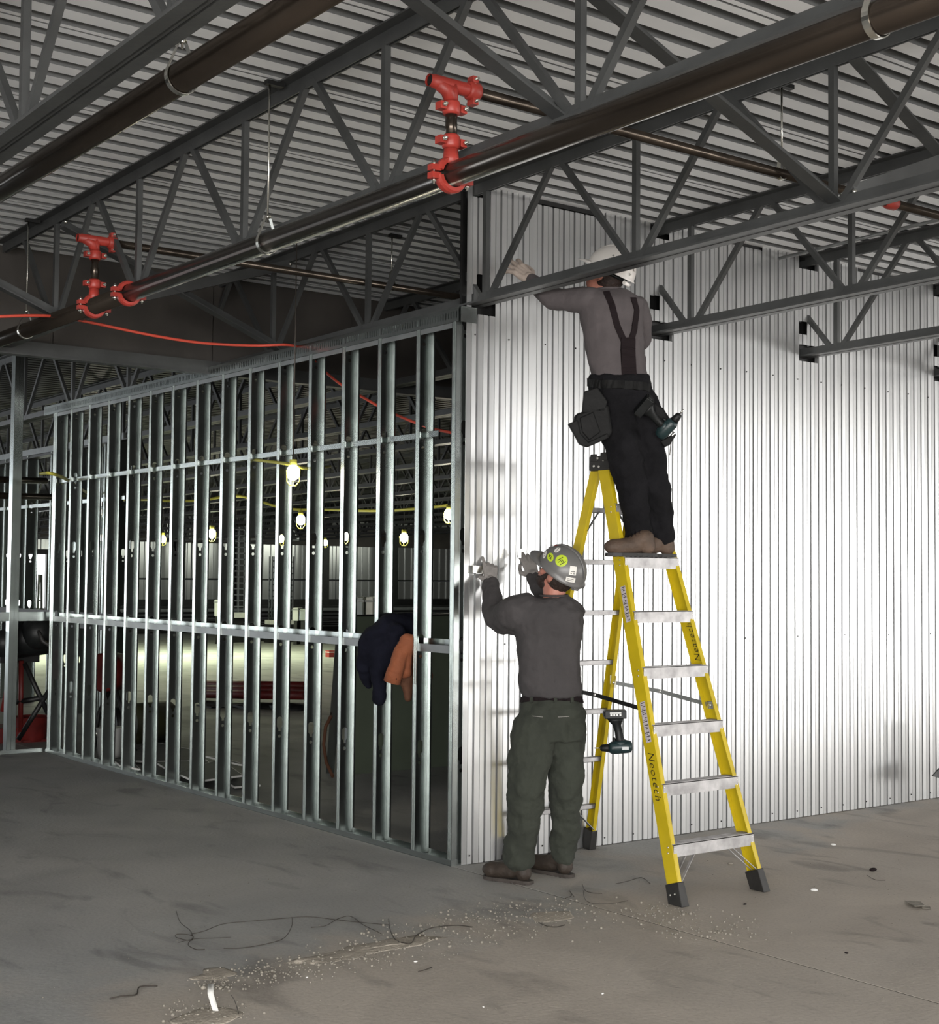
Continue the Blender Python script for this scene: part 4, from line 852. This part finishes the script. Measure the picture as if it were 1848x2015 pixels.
def hardhat(name, label, c, f, h, mat_, RX=.116, RY=.140, RZ=.134):
    f = V(f).normalized(); h = V(h); h = (h - f * h.dot(f)).normalized(); s = f.cross(h); A = Matrix((s, f, h)).transposed(); c = V(c); hh = root(name, label, 'hard hat', loc=c)
    def L(x, y, z): return c + A @ V((x, y, z))
    n = 36; rows = []; inner = []
    for k in range(10): t = PI / 2 * k / 9.3; rows.append([L(RX * math.cos(t) * math.cos(2 * PI * i / n), RY * math.cos(t) * math.sin(2 * PI * i / n), RZ * math.sin(t)) for i in range(n)])
    lip = [L((RX + .010) * math.cos(2 * PI * i / n), (RY + .012) * math.sin(2 * PI * i / n), -.008) for i in range(n)]
    lip2 = [L((RX - .004) * math.cos(2 * PI * i / n), (RY - .004) * math.sin(2 * PI * i / n), -.006) for i in range(n)]
    mid = [L((RX - .005) * .8 * math.cos(2 * PI * i / n), (RY - .005) * .8 * math.sin(2 * PI * i / n), RZ * .5) for i in range(n)]
    MB().loft([mid, lip2, lip] + rows).build('shell', mat_, hh)
    pk = MB(); a0, a1 = math.radians(28), math.radians(152); top_, bot = [], []
    for i in range(17):
        a = a0 + (a1 - a0) * i / 16; e = math.sin(PI * i / 16) ** .7 * .058; 
        for arr, dz in ((top_, .0), (bot, -.004)):
            arr.append((L((RX - .002) * math.cos(a), (RY - .002) * math.sin(a), .002 + dz), L((RX + .004 + e * .55) * math.cos(a), (RY + .006 + e) * math.sin(a), -.012 + dz - .008 * math.sin(PI * i / 16))))
    pk.loft([[t[0], t[1], b_[1], b_[0]] for t, b_ in zip(top_, bot)]).build('peak', mat_, hh)
    rg = MB(); rg.loft([[L(w_ * math.cos(a) * .0 + w_, (RY + .003) * math.cos(t), (RZ + dz) * math.sin(t)) for w_, dz in ((-.016, 0), (-.010, .005), (.010, .005), (.016, 0))] for t in [PI * (.12 + .76 * k / 14) for k in range(15)] for a in (0,)]); rg.build('ridge', mat_, hh)
    bd_ = MB(); bd_.tube([L(.085 * math.cos(a), .10 * math.sin(a), -.018) for a in [2 * PI * i / 24 for i in range(24)]], .009, 8, closed=True); bd_.build('headband', 'plastic', hh)
    MB().tube([L(-.035, -.118, -.026), L(0, -.128, -.030), L(.035, -.118, -.026)], .011, 10).build('ratchet', mat_, hh)
    Ai = A.transposed()
    def spot(px, py, r, mt, nm, asp=1.0, marks=None, rot=0, square=False, off=.0010):
        o = Ai @ (CAM - c); d = Ai @ ray(px, py); S = V((1 / RX, 1 / RY, 1 / RZ)); o2 = V((o.x * S.x, o.y * S.y, o.z * S.z)); d2 = V((d.x * S.x, d.y * S.y, d.z * S.z))
        aa = d2.dot(d2); bb = 2 * o2.dot(d2); c2 = o2.dot(o2) - 1; disc = bb * bb - 4 * aa * c2
        if disc < 0: return
        t = (-bb - math.sqrt(disc)) / (2 * aa); p = o + d * t; nn = V((p.x * S.x ** 2, p.y * S.y ** 2, p.z * S.z ** 2)).normalized()
        u = Ai @ right; u = (u - nn * u.dot(nn)).normalized(); v_ = nn.cross(u); u, v_ = u * math.cos(rot) + v_ * math.sin(rot), v_ * math.cos(rot) - u * math.sin(rot)
        def onS(a, b, o_): q = p + u * a + v_ * b; k = 1 / math.sqrt((q.x * S.x) ** 2 + (q.y * S.y) ** 2 + (q.z * S.z) ** 2); return c + A @ (q * k + nn * o_)
        def patch(pts_in, o_, mt_, nm_, par):
            m_ = MB(); k = len(pts_in); ctr = (sum(x for x, y in pts_in) / k, sum(y for x, y in pts_in) / k)
            rings_ = [[onS(ctr[0] + (x - ctr[0]) * fr_, ctr[1] + (y - ctr[1]) * fr_, o_) for x, y in pts_in] for fr_ in (.02, .35, .7, 1.0)]
            m_.loft(rings_, cap=False); return m_.build(nm_, mt_, par)
        if square: outl = [(-r * asp, -r), (0, -r), (r * asp, -r), (r * asp, 0), (r * asp, r), (0, r), (-r * asp, r), (-r * asp, 0)]
        else: outl = [(r * asp * math.cos(2 * PI * i / 20), r * math.sin(2 * PI * i / 20)) for i in range(20)]
        st_ = patch(outl, off, mt, nm, hh)
        for (x0, y0, x1, y1) in (marks or []): patch([(x0 * r, y0 * r), (x1 * r, y0 * r), (x1 * r, y1 * r), (x0 * r, y1 * r)], off + .0008, 'ink', 'printed_mark', st_)
    return hh, spot
# ---- man on the floor
m1 = root('person', 'man in charcoal shirt and green trousers standing on the floor, hands raised', 'person', loc=onfloor(1075, 1735))
bm1 = MB(); sh1L, sh1R = W(1010, 1208, 7.60), W(1124, 1206, 7.64)
elL, wrL = W(975, 1212, 7.84), W(966, 1150, 8.00); elR, wrR = W(1080, 1185, 7.95), W(1050, 1138, 8.09)
ring1 = [(W(1087, 1369, 7.60), .158, .122), (W(1085, 1356, 7.60), .168, .128), (W(1081, 1330, 7.60), .165, .122), (W(1079, 1280, 7.60), .168, .122), (W(1081, 1235, 7.60), .184, .124), (W(1077, 1205, 7.61), .196, .114), (W(1080, 1186, 7.62), .150, .088), (W(1088, 1175, 7.64), .090, .072)]
ringset(bm1, [(c, a * .9, b * .88) for c, a, b in ring1[:-1]], R_, T_)
limb(bm1, [sh1L, elL, wrL], [.055, .042, .030]); limb(bm1, [sh1R, elR, wrR], [.055, .042, .030])
hipL, knL, anL = W(1058, 1410, 7.58), W(1038, 1545, 7.50), W(1028, 1688, 7.53); hipR, knR, anR = W(1116, 1412, 7.64), W(1113, 1550, 7.62), W(1108, 1680, 7.70)
limb(bm1, [hipL, knL, anL], [.075, .055, .042]); limb(bm1, [hipR, knR, anR], [.075, .055, .042])
hc1 = W(1098, 1128, 7.63); f1 = -R_ * .72 + U_ * .60 - T_ * .42; h1 = R_ * .46 + U_ * .74 + T_ * .42
head(m1, hc1, f1, h1, W(1090, 1180, 7.64), 'hair', True, bm1)
remesh(bm1, 'body', 'skin', m1, .008, 3)
s1 = MB(); ringset(s1, ring1, R_, T_)
limb(s1, [W(1035, 1200, 7.62), sh1L + U_ * .005, W(988, 1219, 7.74), elL, W(968, 1185, 7.90), wrL + U_ * .0], [.092, .092, .080, .066, .060, .048])
limb(s1, [W(1110, 1198, 7.62), W(1124, 1206, 7.64), W(1116, 1205, 7.8), elR, wrR], [.078, .075, .068, .056, .043])
s1.cap(W(1040, 1232, 7.62), W(1000, 1222, 7.72), .070, .062)
sht1 = remesh(s1, 'shirt', 'shirt', m1, .009, 4, (.030, .09))
MB().tube([W(1090, 1173, 7.63) + R_ * .073 * math.cos(a) + T_ * .068 * math.sin(a) + U_ * .004 for a in [2 * PI * i / 24 for i in range(24)]], .006, 8, closed=True).build('collar', 'shirt', m1)
t1 = MB(); ringset(t1, [(W(1086, 1364, 7.60), .150, .112), (W(1086, 1378, 7.60), .160, .120), (W(1087, 1400, 7.60), .176, .134), (W(1084, 1430, 7.59), .188, .140), (W(1082, 1455, 7.58), .176, .13)], R_, T_)
limb(t1, [W(1052, 1440, 7.57), W(1043, 1490, 7.53), W(1036, 1545, 7.49), W(1031, 1610, 7.51), W(1025, 1665, 7.53), W(1020, 1690, 7.52)], [.125, .115, .103, .088, .084, .080])
limb(t1, [W(1112, 1440, 7.63), W(1113, 1490, 7.63), W(1113, 1550, 7.61), W(1114, 1610, 7.66), W(1110, 1660, 7.69), W(1108, 1682, 7.70)], [.110, .102, .092, .080, .074, .070])
tr1 = remesh(t1, 'trousers', 'green', m1, .009, 4, (.040, .075))
tb1 = bvh(tr1)
o = strip_on(tb1, [(1022, 1378), (1045, 1374), (1088, 1373), (1130, 1374), (1146, 1378)], .030, .006, 'belt', 'strap', m1)
for x in (1046, 1092, 1124): strip_on(tb1, [(x, 1366), (x + 1, 1383)], .017, .010, 'belt_loop', 'green', m1, 5)
for a_, b_ in (((1048, 1409), (1068, 1411)), ((1098, 1411), (1120, 1410))): strip_on(tb1, [a_, b_], .003, .002, 'pocket_stitch', 'glove', m1, 6)
b1L = boot(m1, onfloor(1046, 1741), onfloor(951, 1728) + V((0.0, 0.0, 0)), 'boot', anL + U_ * .02, 0); b1R = boot(m1, onfloor(1126, 1728), onfloor(1042, 1712), 'boot', anR + U_ * .01, 0)
hand(m1, wrL + U_ * .012, U_ * .80 - T_ * .45 + R_ * -.02, T_ * .8 + U_ * .4 , -1, (.10, .75, .85, .9), 1.2, 'glove', 'glove')
hand(m1, wrR + U_ * .012, U_ * .85 - T_ * .35 - R_ * .28, T_ * .8 + U_ * .35, -1, (.35, .30, .45, .35), 1.0, 'glove', 'glove')
g_ = root('metal_clip', 'small shiny metal clip pinched between the lower man\'s left glove and the wall', 'metal clip', loc=W(944, 1120, 8.06)); c = W(944, 1121, 8.05); MB().box((c.x - .05, c.y - .004, c.z - .022), (c.x + .02, c.y, c.z + .022)).box((c.x - .05, c.y - .03, c.z - .022), (c.x - .047, c.y, c.z + .022)).box((c.x - .05, c.y - .03, c.z - .022), (c.x + .02, c.y, c.z - .019)).build('angle', 'zinc', g_)
g_ = root('metal_clip', 'small metal clip held against the wall by the lower man\'s right glove', 'metal clip', loc=W(1025, 1085, 8.2)); c = W(1026, 1088, 8.17); MB().box((c.x - .028, c.y - .004, c.z - .03), (c.x + .022, c.y, c.z + .022)).box((c.x - .028, c.y - .03, c.z - .03), (c.x - .025, c.y, c.z + .022)).build('angle', 'zinc', g_)
hc = hc1 + h1.normalized() * .030 + f1.normalized() * -.010
hat1, spot = hardhat('hard_hat', 'grey hard hat covered in stickers on the lower man', hc, f1, h1, 'hat_grey')
spot(1105, 1103, .034, 'sticker_green', 'round_sticker', 1.0, [(-.5, .30, .5, .42), (-.15, -.35, -.05, .25), (.1, -.35, .2, .2), (-.5, -.55, .5, -.42), (-.6, -.05, -.3, .05)], .5)
spot(1083, 1096, .029, 'sticker_green', 'oval_sticker', .65, [(-.35, -.25, .35, -.12), (-.3, .1, .3, .25), (-.1, -.6, .05, .6)], .3)
spot(1072, 1091, .026, 'sticker_white', 'oval_sticker', .55, [(-.25, -.5, .25, -.35), (-.2, .1, .2, .3)], -.3)
spot(1097, 1082, .021, 'sticker_white', 'split_sticker', .7, [(-.08, -.9, .08, .9)], -.6); spot(1096, 1073, .012, 'red', 'red_sticker', 1.3, None, .2)
spot(1128, 1123, .024, 'sticker_white', 'square_label', .8, [(-.5, -.3, .5, -.15), (-.5, -.75, -.2, -.55), (0, -.75, .5, -.6)], -.15, True)
spot(1123, 1141, .013, 'sticker_white', 'wide_label', 2.0, [(-1.4, .2, 1.2, .4), (-1.4, -.4, .9, -.2)], -.25, True)
# ---- man on the ladder
STEP = zs_[5] + .031
m2 = root('person', 'man in black overalls standing on the yellow ladder, one arm stretched out', 'person', loc=(.6, -.9, STEP))
bm2 = MB(); D = 7.72
ring2 = [(W(1222, 765, D), .150, .118), (W(1218, 735, D), .150, .116), (W(1211, 700, D), .156, .115), (W(1206, 655, D), .164, .118), (W(1203, 615, D + .02), .172, .118), (W(1206, 592, D + .03), .176, .105), (W(1204, 578, D + .04), .120, .085), (W(1200, 570, D + .05), .078, .068)]
ringset(bm2, [(c, a * .9, b * .88) for c, a, b in ring2[:-1]], R_, T_)
s2L, e2L, w2L = W(1158, 592, D + .03), W(1088, 588, D + .16), W(1048, 553, D + .30)
s2R, e2R, w2R = W(1252, 606, D + .08), W(1262, 668, D + .20), W(1240, 640, D + .40)
limb(bm2, [s2L, e2L, w2L], [.055, .042, .030]); limb(bm2, [s2R, e2R, w2R], [.055, .042, .030])
h2L, k2L, a2L = W(1212, 800, D), W(1238, 930, D - .06), W(1260, 1060, D - .03); h2R, k2R, a2R = W(1256, 800, D + .03), W(1284, 930, D), W(1306, 1058, D + .02)
limb(bm2, [h2L, k2L, a2L], [.075, .055, .042]); limb(bm2, [h2R, k2R, a2R], [.075, .055, .042])
hc2 = W(1194, 541, D + .06); f2 = -R_ * .74 + U_ * .46 - T_ * .44; h2 = R_ * .42 + U_ * .84 + T_ * .20
head(m2, hc2, f2, h2, W(1200, 580, D + .05), 'hair', False, bm2)
remesh(bm2, 'body', 'skin', m2, .008, 3)
s2_ = MB(); ringset(s2_, ring2, R_, T_)
limb(s2_, [W(1178, 600, D + .03), s2L, W(1120, 590, D + .10), e2L, W(1066, 570, D + .23), w2L], [.085, .078, .066, .060, .052, .043]); limb(s2_, [W(1236, 612, D + .04), s2R, W(1260, 640, D + .14), e2R, w2R], [.08, .072, .066, .058, .045])
s2_.cap(W(1264, 705, D + .08), W(1266, 728, D + .10), .025, .022)
sht2 = remesh(s2_, 'shirt', 'shirt2', m2, .009, 5, (.020, .10))
MB().tube([W(1199, 569, D + .05) + R_ * .071 * math.cos(a) + T_ * .064 * math.sin(a) - U_ * .002 for a in [2 * PI * i / 24 for i in range(24)]], .006, 8, closed=True).build('collar', 'shirt2', m2)
tb = bvh(sht2)
strip_on(tb, [(1193, 574), (1204, 600), (1214, 640), (1228, 672), (1232, 700)], .034, .005, 'brace_strap', 'strap', m2); strip_on(tb, [(1246, 586), (1253, 610), (1248, 650), (1240, 675), (1238, 700)], .034, .005, 'brace_strap', 'strap', m2)
strip_on(tb, [(1236, 664), (1236, 690), (1238, 738)], .080, .006, 'brace_panel', 'strap', m2)
t2 = MB(); ringset(t2, [(W(1219, 738, D), .158, .125), (W(1220, 760, D), .168, .135), (W(1226, 790, D), .175, .14), (W(1232, 815, D), .175, .13)], R_, T_)
limb(t2, [W(1210, 800, D - .01), W(1222, 860, D - .05), W(1238, 930, D - .08), W(1250, 1000, D - .06), W(1257, 1058, D - .04)], [.118, .105, .088, .076, .070])
limb(t2, [W(1262, 800, D + .02), W(1272, 860, D), W(1286, 930, D - .02), W(1299, 1000, D + .0), W(1304, 1056, D + .01)], [.105, .092, .080, .070, .066])
tr2 = remesh(t2, 'overalls', 'black', m2, .009, 4, (.036, .09))
tb2 = bvh(tr2)
tbelt = strip_on(tb2, [(1158, 752), (1180, 756), (1225, 757), (1265, 760), (1278, 764)], .045, .008, 'tool_belt', 'leather', m2)
bz = STEP
def st_(px, y_): p = ony(px, 1100, y_); return V((p.x, p.y, bz))
hx = V((.585, -.945, bz)); boot(m2, hx, hx + V((-.262, .12, 0)), 'boot_tan', a2L, 0); hx = V((.745, -.930, bz)); boot(m2, hx, hx + V((-.262, .12, 0)), 'boot_tan', a2R, 0)
hand(m2, w2L + (w2L - e2L).normalized() * .015, U_ * .62 - T_ * .35 - R_ * .66, T_ * .75 + U_ * .4 + R_ * .2, 1, (.30, .22, .18, .28), .2, 'glove2', 'glove', 1.22, .32)
hand(m2, w2R, U_ * .5 - T_ * .6 - R_ * .5, T_ * .7 + U_ * .4, -1, (.3, .3, .3, .3), .5, 'glove2', 'glove')
hcc = hc2 + h2.normalized() * .032 + f2.normalized() * -.012
hat2, spot = hardhat('hard_hat', 'white hard hat on the man on the ladder, half hidden by the joist', hcc, f2, h2, 'hat_white')
spot(1240, 540, .012, 'sticker_white', 'round_sticker', 1.0, [(-.3, -.6, -.1, .6), (.1, -.3, .5, 0)], 0); spot(1207, 503, .014, 'sticker_white', 'round_sticker', .8, [(-.5, -.1, .5, .1), (-.1, -.5, .1, .5)], 0)
# pouches
def pouch(name, label, pix, d, th, parts):
    r_ = root(name, label, 'tool pouch', 'tool pouches on the belt', loc=W(*pix[0], d)); o = MB().prism([W(*p, d) for p in pix], (0, 0, 0), fwd * th).build('bag', 'leather', r_); bevel(o, .012, 3)
    for nm, px_, dd, tt, mt in parts: bevel(MB().prism([W(*p, d - dd) for p in px_], (0, 0, 0), fwd * tt).build(nm, mt, r_), .005, 2)
    return r_
pouch('tool_pouch', 'black leather tool pouch at the left hip of the man on the ladder', [(1134, 814), (1160, 806), (1198, 796), (1206, 850), (1198, 862), (1156, 879), (1141, 873), (1126, 840)], D - .17, .11,
      [('front_pocket', [(1118, 834), (1137, 826), (1142, 852), (1158, 870), (1196, 852), (1198, 862), (1156, 880), (1141, 874)], .02, .05, 'leather'), ('hanging_flap', [(1150, 770), (1176, 762), (1196, 790), (1190, 812), (1146, 812)], .0, .06, 'leather'), ('pocket_patch', [(1141, 822), (1168, 810), (1182, 850), (1160, 866), (1146, 850)], .012, .03, 'leather')])
pouch('tool_pouch', 'black tool pouch at the right hip of the man on the ladder', [(1288, 790), (1306, 803), (1318, 822), (1322, 850), (1306, 872), (1286, 850), (1276, 815)], D - .06, .10,
      [('buckle', [(1318, 858), (1328, 850), (1331, 856), (1318, 876), (1308, 880), (1300, 868)], .02, .03, 'leather'), ('buckle_bar', [(1320, 856), (1328, 849), (1330, 853), (1323, 860)], .03, .01, 'zinc'), ('hanging_cord', [(1320, 868), (1322, 868), (1319, 896), (1317, 896)], .01, .003, 'wire')])
drill('cordless_drill', 'dark cordless drill hooked on the right hip of the man on the ladder', frame(R_ * -.45 + U_ * -.55 - T_ * .3, R_ * -.62 + U_ * .72 + T_ * .25, W(1272, 803, D - .19)), W(1272, 803, D - .19))
pz = W(1211, 1412, 7.52); drill('cordless_drill', 'black and teal cordless drill hanging upside down on the ladder brace', frame(V((R_.x, R_.y, 0)) * 1.0 + V((0, 0, .02)), (-.0, 0, 1), pz), pz)
# ------------------------------------------------------------------ jackets on the studs
def cloth(name, label, parts, mt, extra=()):
    r_ = root(name, label, 'jacket', 'jackets on the studs', loc=parts[0][0][:3] if 0 else W(parts[0][0][0], parts[0][0][1], parts[0][0][2])); mb = MB()
    for a, b_, ra, rb_ in parts: mb.cap(W(*a), W(*b_), ra, rb_)
    o = remesh(mb, 'body_cloth', mt, r_, .010, 5, (.035, .10))
    return r_
cloth('jacket', 'navy jacket slung over the stud wall rail, nearer the left', [((800, 1232, 8.64), (765, 1240, 8.56), .085, .095), ((765, 1240, 8.56), (735, 1262, 8.52), .095, .085), ((735, 1262, 8.52), (718, 1310, 8.56), .085, .060), ((760, 1225, 8.64), (748, 1218, 8.68), .06, .03), ((745, 1262, 8.50), (745, 1320, 8.50), .075, .058), ((746, 1318, 8.50), (747, 1376, 8.50), .052, .040), ((722, 1330, 8.58), (726, 1350, 8.58), .050, .022), ((770, 1250, 8.56), (764, 1310, 8.58), .07, .05), ((775, 1245, 8.50), (772, 1300, 8.50), .070, .060)], 'navy')
j2 = cloth('jacket', 'rust brown jacket hanging right beside the navy one, a sleeve in front', [((812, 1262, 8.34), (800, 1262, 8.34), .042, .046), ((800, 1262, 8.34), (787, 1290, 8.32), .042, .048), ((787, 1290, 8.32), (776, 1326, 8.30), .048, .046), ((802, 1280, 8.34), (798, 1320, 8.36), .035, .040)], 'rust')
mb = MB(); a, b_ = W(777, 1322, 8.29), W(771, 1343, 8.29); dd = (b_ - a).normalized(); 
mb.tube([a, b_, b_ + dd * .002, b_ - dd * .03], [.049, .050, .044, .040], 18, cap=False).build('cuff', 'rust', j2); MB().ell(W(780, 1336, 8.24), .004, n=6, m=4).build('snap', 'strap', j2)
mb = MB()
for q in (((810, 1270, 8.46), (803, 1340, 8.44), .06, .055), ((803, 1340, 8.44), (804, 1372, 8.42), .05, .025), ((828, 1290, 8.42), (838, 1330, 8.42), .055, .045)): mb.cap(W(*q[0]), W(*q[1]), q[2], q[3])
remesh(mb, 'lining', 'rust_dark', j2, .010, 4, (.03, .1))
# ------------------------------------------------------------------ litter on the floor
def fpath(pix, z=.004): return [onfloor(px, py, z + .004 * (i % 2)) for i, (px, py) in enumerate(pix)]
def wire(pix, r, label, lift=0, mt='wire'):
    P = fpath(pix)
    if lift: P[len(P) // 2].z += lift
    Q = []
    for i in range(len(P) - 1):
        p0, p1, p2, p3 = P[max(i - 1, 0)], P[i], P[i + 1], P[min(i + 2, len(P) - 1)]
        for k in range(6): t = k / 6; q = 0.5 * ((2 * p1) + (p2 - p0) * t + (2 * p0 - 5 * p1 + 4 * p2 - p3) * t * t + (3 * p1 - p0 - 3 * p2 + p3) * t ** 3); q.z = max(q.z, .002); Q.append(q)
    Q.append(P[-1]); c = root('wire', label, 'wire', 'loose wires on the floor', loc=P[0]); MB().tube(Q, r * .75, 6).build('strand', mt, c)
wire([(377, 1838), (402, 1832), (440, 1818), (500, 1812), (560, 1807), (610, 1804), (680, 1812), (765, 1820)], .0022, 'longest dark wire curving across the floor at the left')
wire([(575, 1805), (574, 1822), (560, 1845), (530, 1856), (480, 1865), (440, 1866)], .0022, 'dark wire forming a half loop below the longest wire')
wire([(347, 1793), (355, 1815), (375, 1832), (378, 1850), (348, 1845), (350, 1838), (380, 1842), (370, 1858), (385, 1868), (403, 1868)], .0022, 'tangled end of dark wire at the left'); wire([(350, 1855), (380, 1848), (420, 1846), (455, 1844)], .0016, 'thin wire crossing the tangle at the left')
wire([(612, 1825), (640, 1822), (665, 1808), (690, 1803), (715, 1820), (750, 1837)], .0022, 'dark wire arching in the middle of the floor'); wire([(765, 1808), (768, 1830), (780, 1850), (808, 1856), (820, 1840), (850, 1826), (895, 1821), (930, 1824)], .0028, 'wire along the dirt ridge in the middle')
wire([(216, 1965), (240, 1960), (268, 1957), (275, 1942), (310, 1940)], .004, 'thick twig-like wire at the lower left'); wire([(1212, 1739), (1235, 1734), (1262, 1727), (1280, 1739)], .0028, 'short dark wire left of the front ladder foot'); wire([(1146, 1740), (1152, 1752), (1165, 1757), (1185, 1758)], .0022, 'bent wire right of the standing man\'s boots')
wire([(1148, 1752), (1152, 1770), (1170, 1778), (1210, 1777), (1235, 1772)], .0018, 'thin curved wire in front of the bent wire'); wire([(1112, 1768), (1125, 1762), (1120, 1752), (1130, 1765)], .002, 'small crumpled wire in front of the standing man'); wire([(1706, 1722), (1722, 1731), (1742, 1732)], .002, 'short thin wire at the right side of the floor')
wire([(1060, 1815), (1075, 1822), (1095, 1824), (1112, 1820)], .003, 'curved wire beside the largest crumbs'); wire([(455, 1958), (462, 1970), (470, 1995)], .0016, 'faint wire beside the white strip'); wire([(823, 1912), (838, 1908), (850, 1903)], .003, 'short stub of wire below the dirt ridge')
g_ = root('paper_strip', 'white curled paper strip on the floor at the lower left', 'paper', loc=onfloor(425, 1993)); P = [onfloor(425, 1992), onfloor(425, 1992) + V((.0, .02, .025)), onfloor(425, 1992) + V((.0, .045, .055)), onfloor(425, 1992) + V((.015, .075, .082))]; mb = MB()
mb.loft([[p - R_ * .011, p + R_ * .011, p + R_ * .011 + V((0, 0, .001)), p - R_ * .011 + V((0, 0, .001))] for p in P]).build('strip', 'drywall_edge', g_)
g_ = root('metal_scrap', 'flat grey scrap of sheet metal near the right edge', 'scrap', loc=onfloor(1795, 1778)); MB().prism([onfloor(1780, 1773, .012), onfloor(1812, 1775, .004), onfloor(1820, 1783, .004), onfloor(1800, 1784, .018)], (0, 0, 0), (0, 0, .003)).prism([onfloor(1812, 1782, .003), onfloor(1830, 1784, .003), onfloor(1832, 1789, .003), onfloor(1815, 1788, .003)], (0, 0, 0), (0, 0, .002)).build('sheet', 'pebble', g_)
CH = [((1640, 1662), .03, 'small white stub far right of the ladder', 'white'), ((1602, 1751), .035, 'white stub between the ladder and the right edge', 'white'), ((1438, 1699), .03, 'pale chip between the ladder feet', 'pebble'), ((1718, 1711), .045, 'dark leaf-like scrap at the right', 'strap'), ((1120, 1812), .022, 'largest white crumb in front of the standing man', 'pebble'), ((818, 1892), .016, 'white chip below the dirt ridge', 'white'), ((1186, 1955), .013, 'lone white chip near the bottom edge', 'white'), ((951, 1981), .012, 'white chip nearest the bottom edge', 'white'), ((604, 1923), .010, 'small white chip beside the curled strip', 'white'), ((1666, 1875), .016, 'dark chip low at the right', 'strap'), ((1466, 1779), .018, 'dark chip right of the front ladder foot', 'strap')]
rq = random.Random(5)
for (px, py), s, lab, mt in CH:
    p = onfloor(px, py, s * .22); g_ = root('chip', lab, 'debris', 'chips on the floor', loc=p); mb = MB(); a = rq.uniform(0, PI)
    A_ = Matrix.Rotation(a, 3, 'Z'); mb.ell(p, (s * .6, s * .28, s * .22), A_, n=7, m=5); mb.build('piece', mt, g_)
# fine crumbs and the swept dirt ridge: nobody could count them
cr_ = MB(); ridge = [(430, 1938, 30), (520, 1915, 60), (600, 1900, 60), (700, 1880, 70), (800, 1855, 110), (880, 1835, 110), (960, 1812, 90), (1060, 1802, 110), (1090, 1790, 60), (1300, 1800, 60), (400, 1992, 60), (1400, 1830, 70), (1700, 1690, 50)]
for k in range(1500):
    cx_, cy_, w_ = rq.choice(ridge); px, py = rq.gauss(cx_, w_ * .75), rq.gauss(cy_, w_ * .14 + 4)
    if py < 1765 or py > 2040 and rq.random() < .8: continue
    s = abs(rq.gauss(.003, .0022)) + .0012; p = onfloor(px, py, s * .5); cr_.ell(p, (s, s * rq.uniform(.6, 1), s * .7), n=5, m=3)
for k in range(500):
    p = onfloor(rq.uniform(-20, 1870), rq.uniform(1640, 2030), .0015); s = rq.uniform(.001, .003)
    if p.y > -.1 and p.x > 0: continue
    cr_.ell(p, (s, s, s * .6), n=5, m=3)
o = cr_.build('floor_crumbs', 'pebble'); tag(o, 'tiny concrete crumbs scattered over the floor', 'debris', kind='stuff')
def dirt(pix, h, nm):
    c = [onfloor(*p) for p in pix]; mb = MB(); n = 28; rows = []
    ctr = sum(c, V()) / len(c)
    for fr_ in (1.0, .85, .65, .4, .15): 
        row = []
        for i in range(n):
            t = i / n * len(c); a, b_ = c[int(t) % len(c)], c[(int(t) + 1) % len(c)]; p = a.lerp(b_, t % 1); p = ctr.lerp(p, fr_); k = noise.noise(V((p.x * 9, p.y * 9, 2)))
            p = p + V((k * .05, noise.noise(V((p.x * 9, p.y * 9, 7))) * .05, 0)); p.z = .0005 if fr_ == 1 else h * (1 - fr_) ** .6 * (.6 + .8 * abs(noise.noise(V((p.x * 14, p.y * 14, 1))))); row.append(p)
        rows.append(row)
    mb.loft(rows); o = mb.build(nm, 'dust'); return o
for P, lab in (([(370, 1922), (400, 1908), (440, 1904), (458, 1912), (440, 1924), (452, 1932), (420, 1930), (390, 1930)], 'lumpy patch of pale dirt above the white paper strip'),
               ([(560, 1896), (640, 1876), (740, 1852), (830, 1838), (880, 1846), (800, 1864), (700, 1884), (610, 1900)], 'longest patch of swept pale dirt in the middle of the floor'),
               ([(1040, 1803), (1075, 1793), (1110, 1796), (1122, 1806), (1090, 1815), (1052, 1814)], 'small patch of crumbly dirt in front of the standing man')):
    o = dirt(P, .007, 'dirt_patch'); tag(o, lab, 'dirt', kind='stuff')
o = dirt([(330, 2010), (400, 1985), (440, 1985), (470, 2000), (440, 2016), (380, 2025)], .010, 'dirt_ridge'); tag(o, 'little heap of dirt under the white paper strip at the bottom edge', 'dirt', kind='stuff')
# dark angle iron end sticking in at the right edge
g_ = root('steel_bracket', 'dark pointed steel piece entering at the right edge in front of the wall', 'bracket', loc=ony(1845, 1525, -.3)); MB().prism([ony(1836, 1527, -.3), ony(1850, 1512, -.3), ony(1880, 1490, -.3), ony(1880, 1540, -.3), ony(1850, 1531, -.3)], (0, 0, 0), (0, .012, 0)).build('plate', 'joist', g_)
MB().box((ony(1880, 1500, -.3).x, -.31, 0), (ony(1880, 1500, -.3).x + .05, -.27, .6)).build('leg', 'joist', g_)
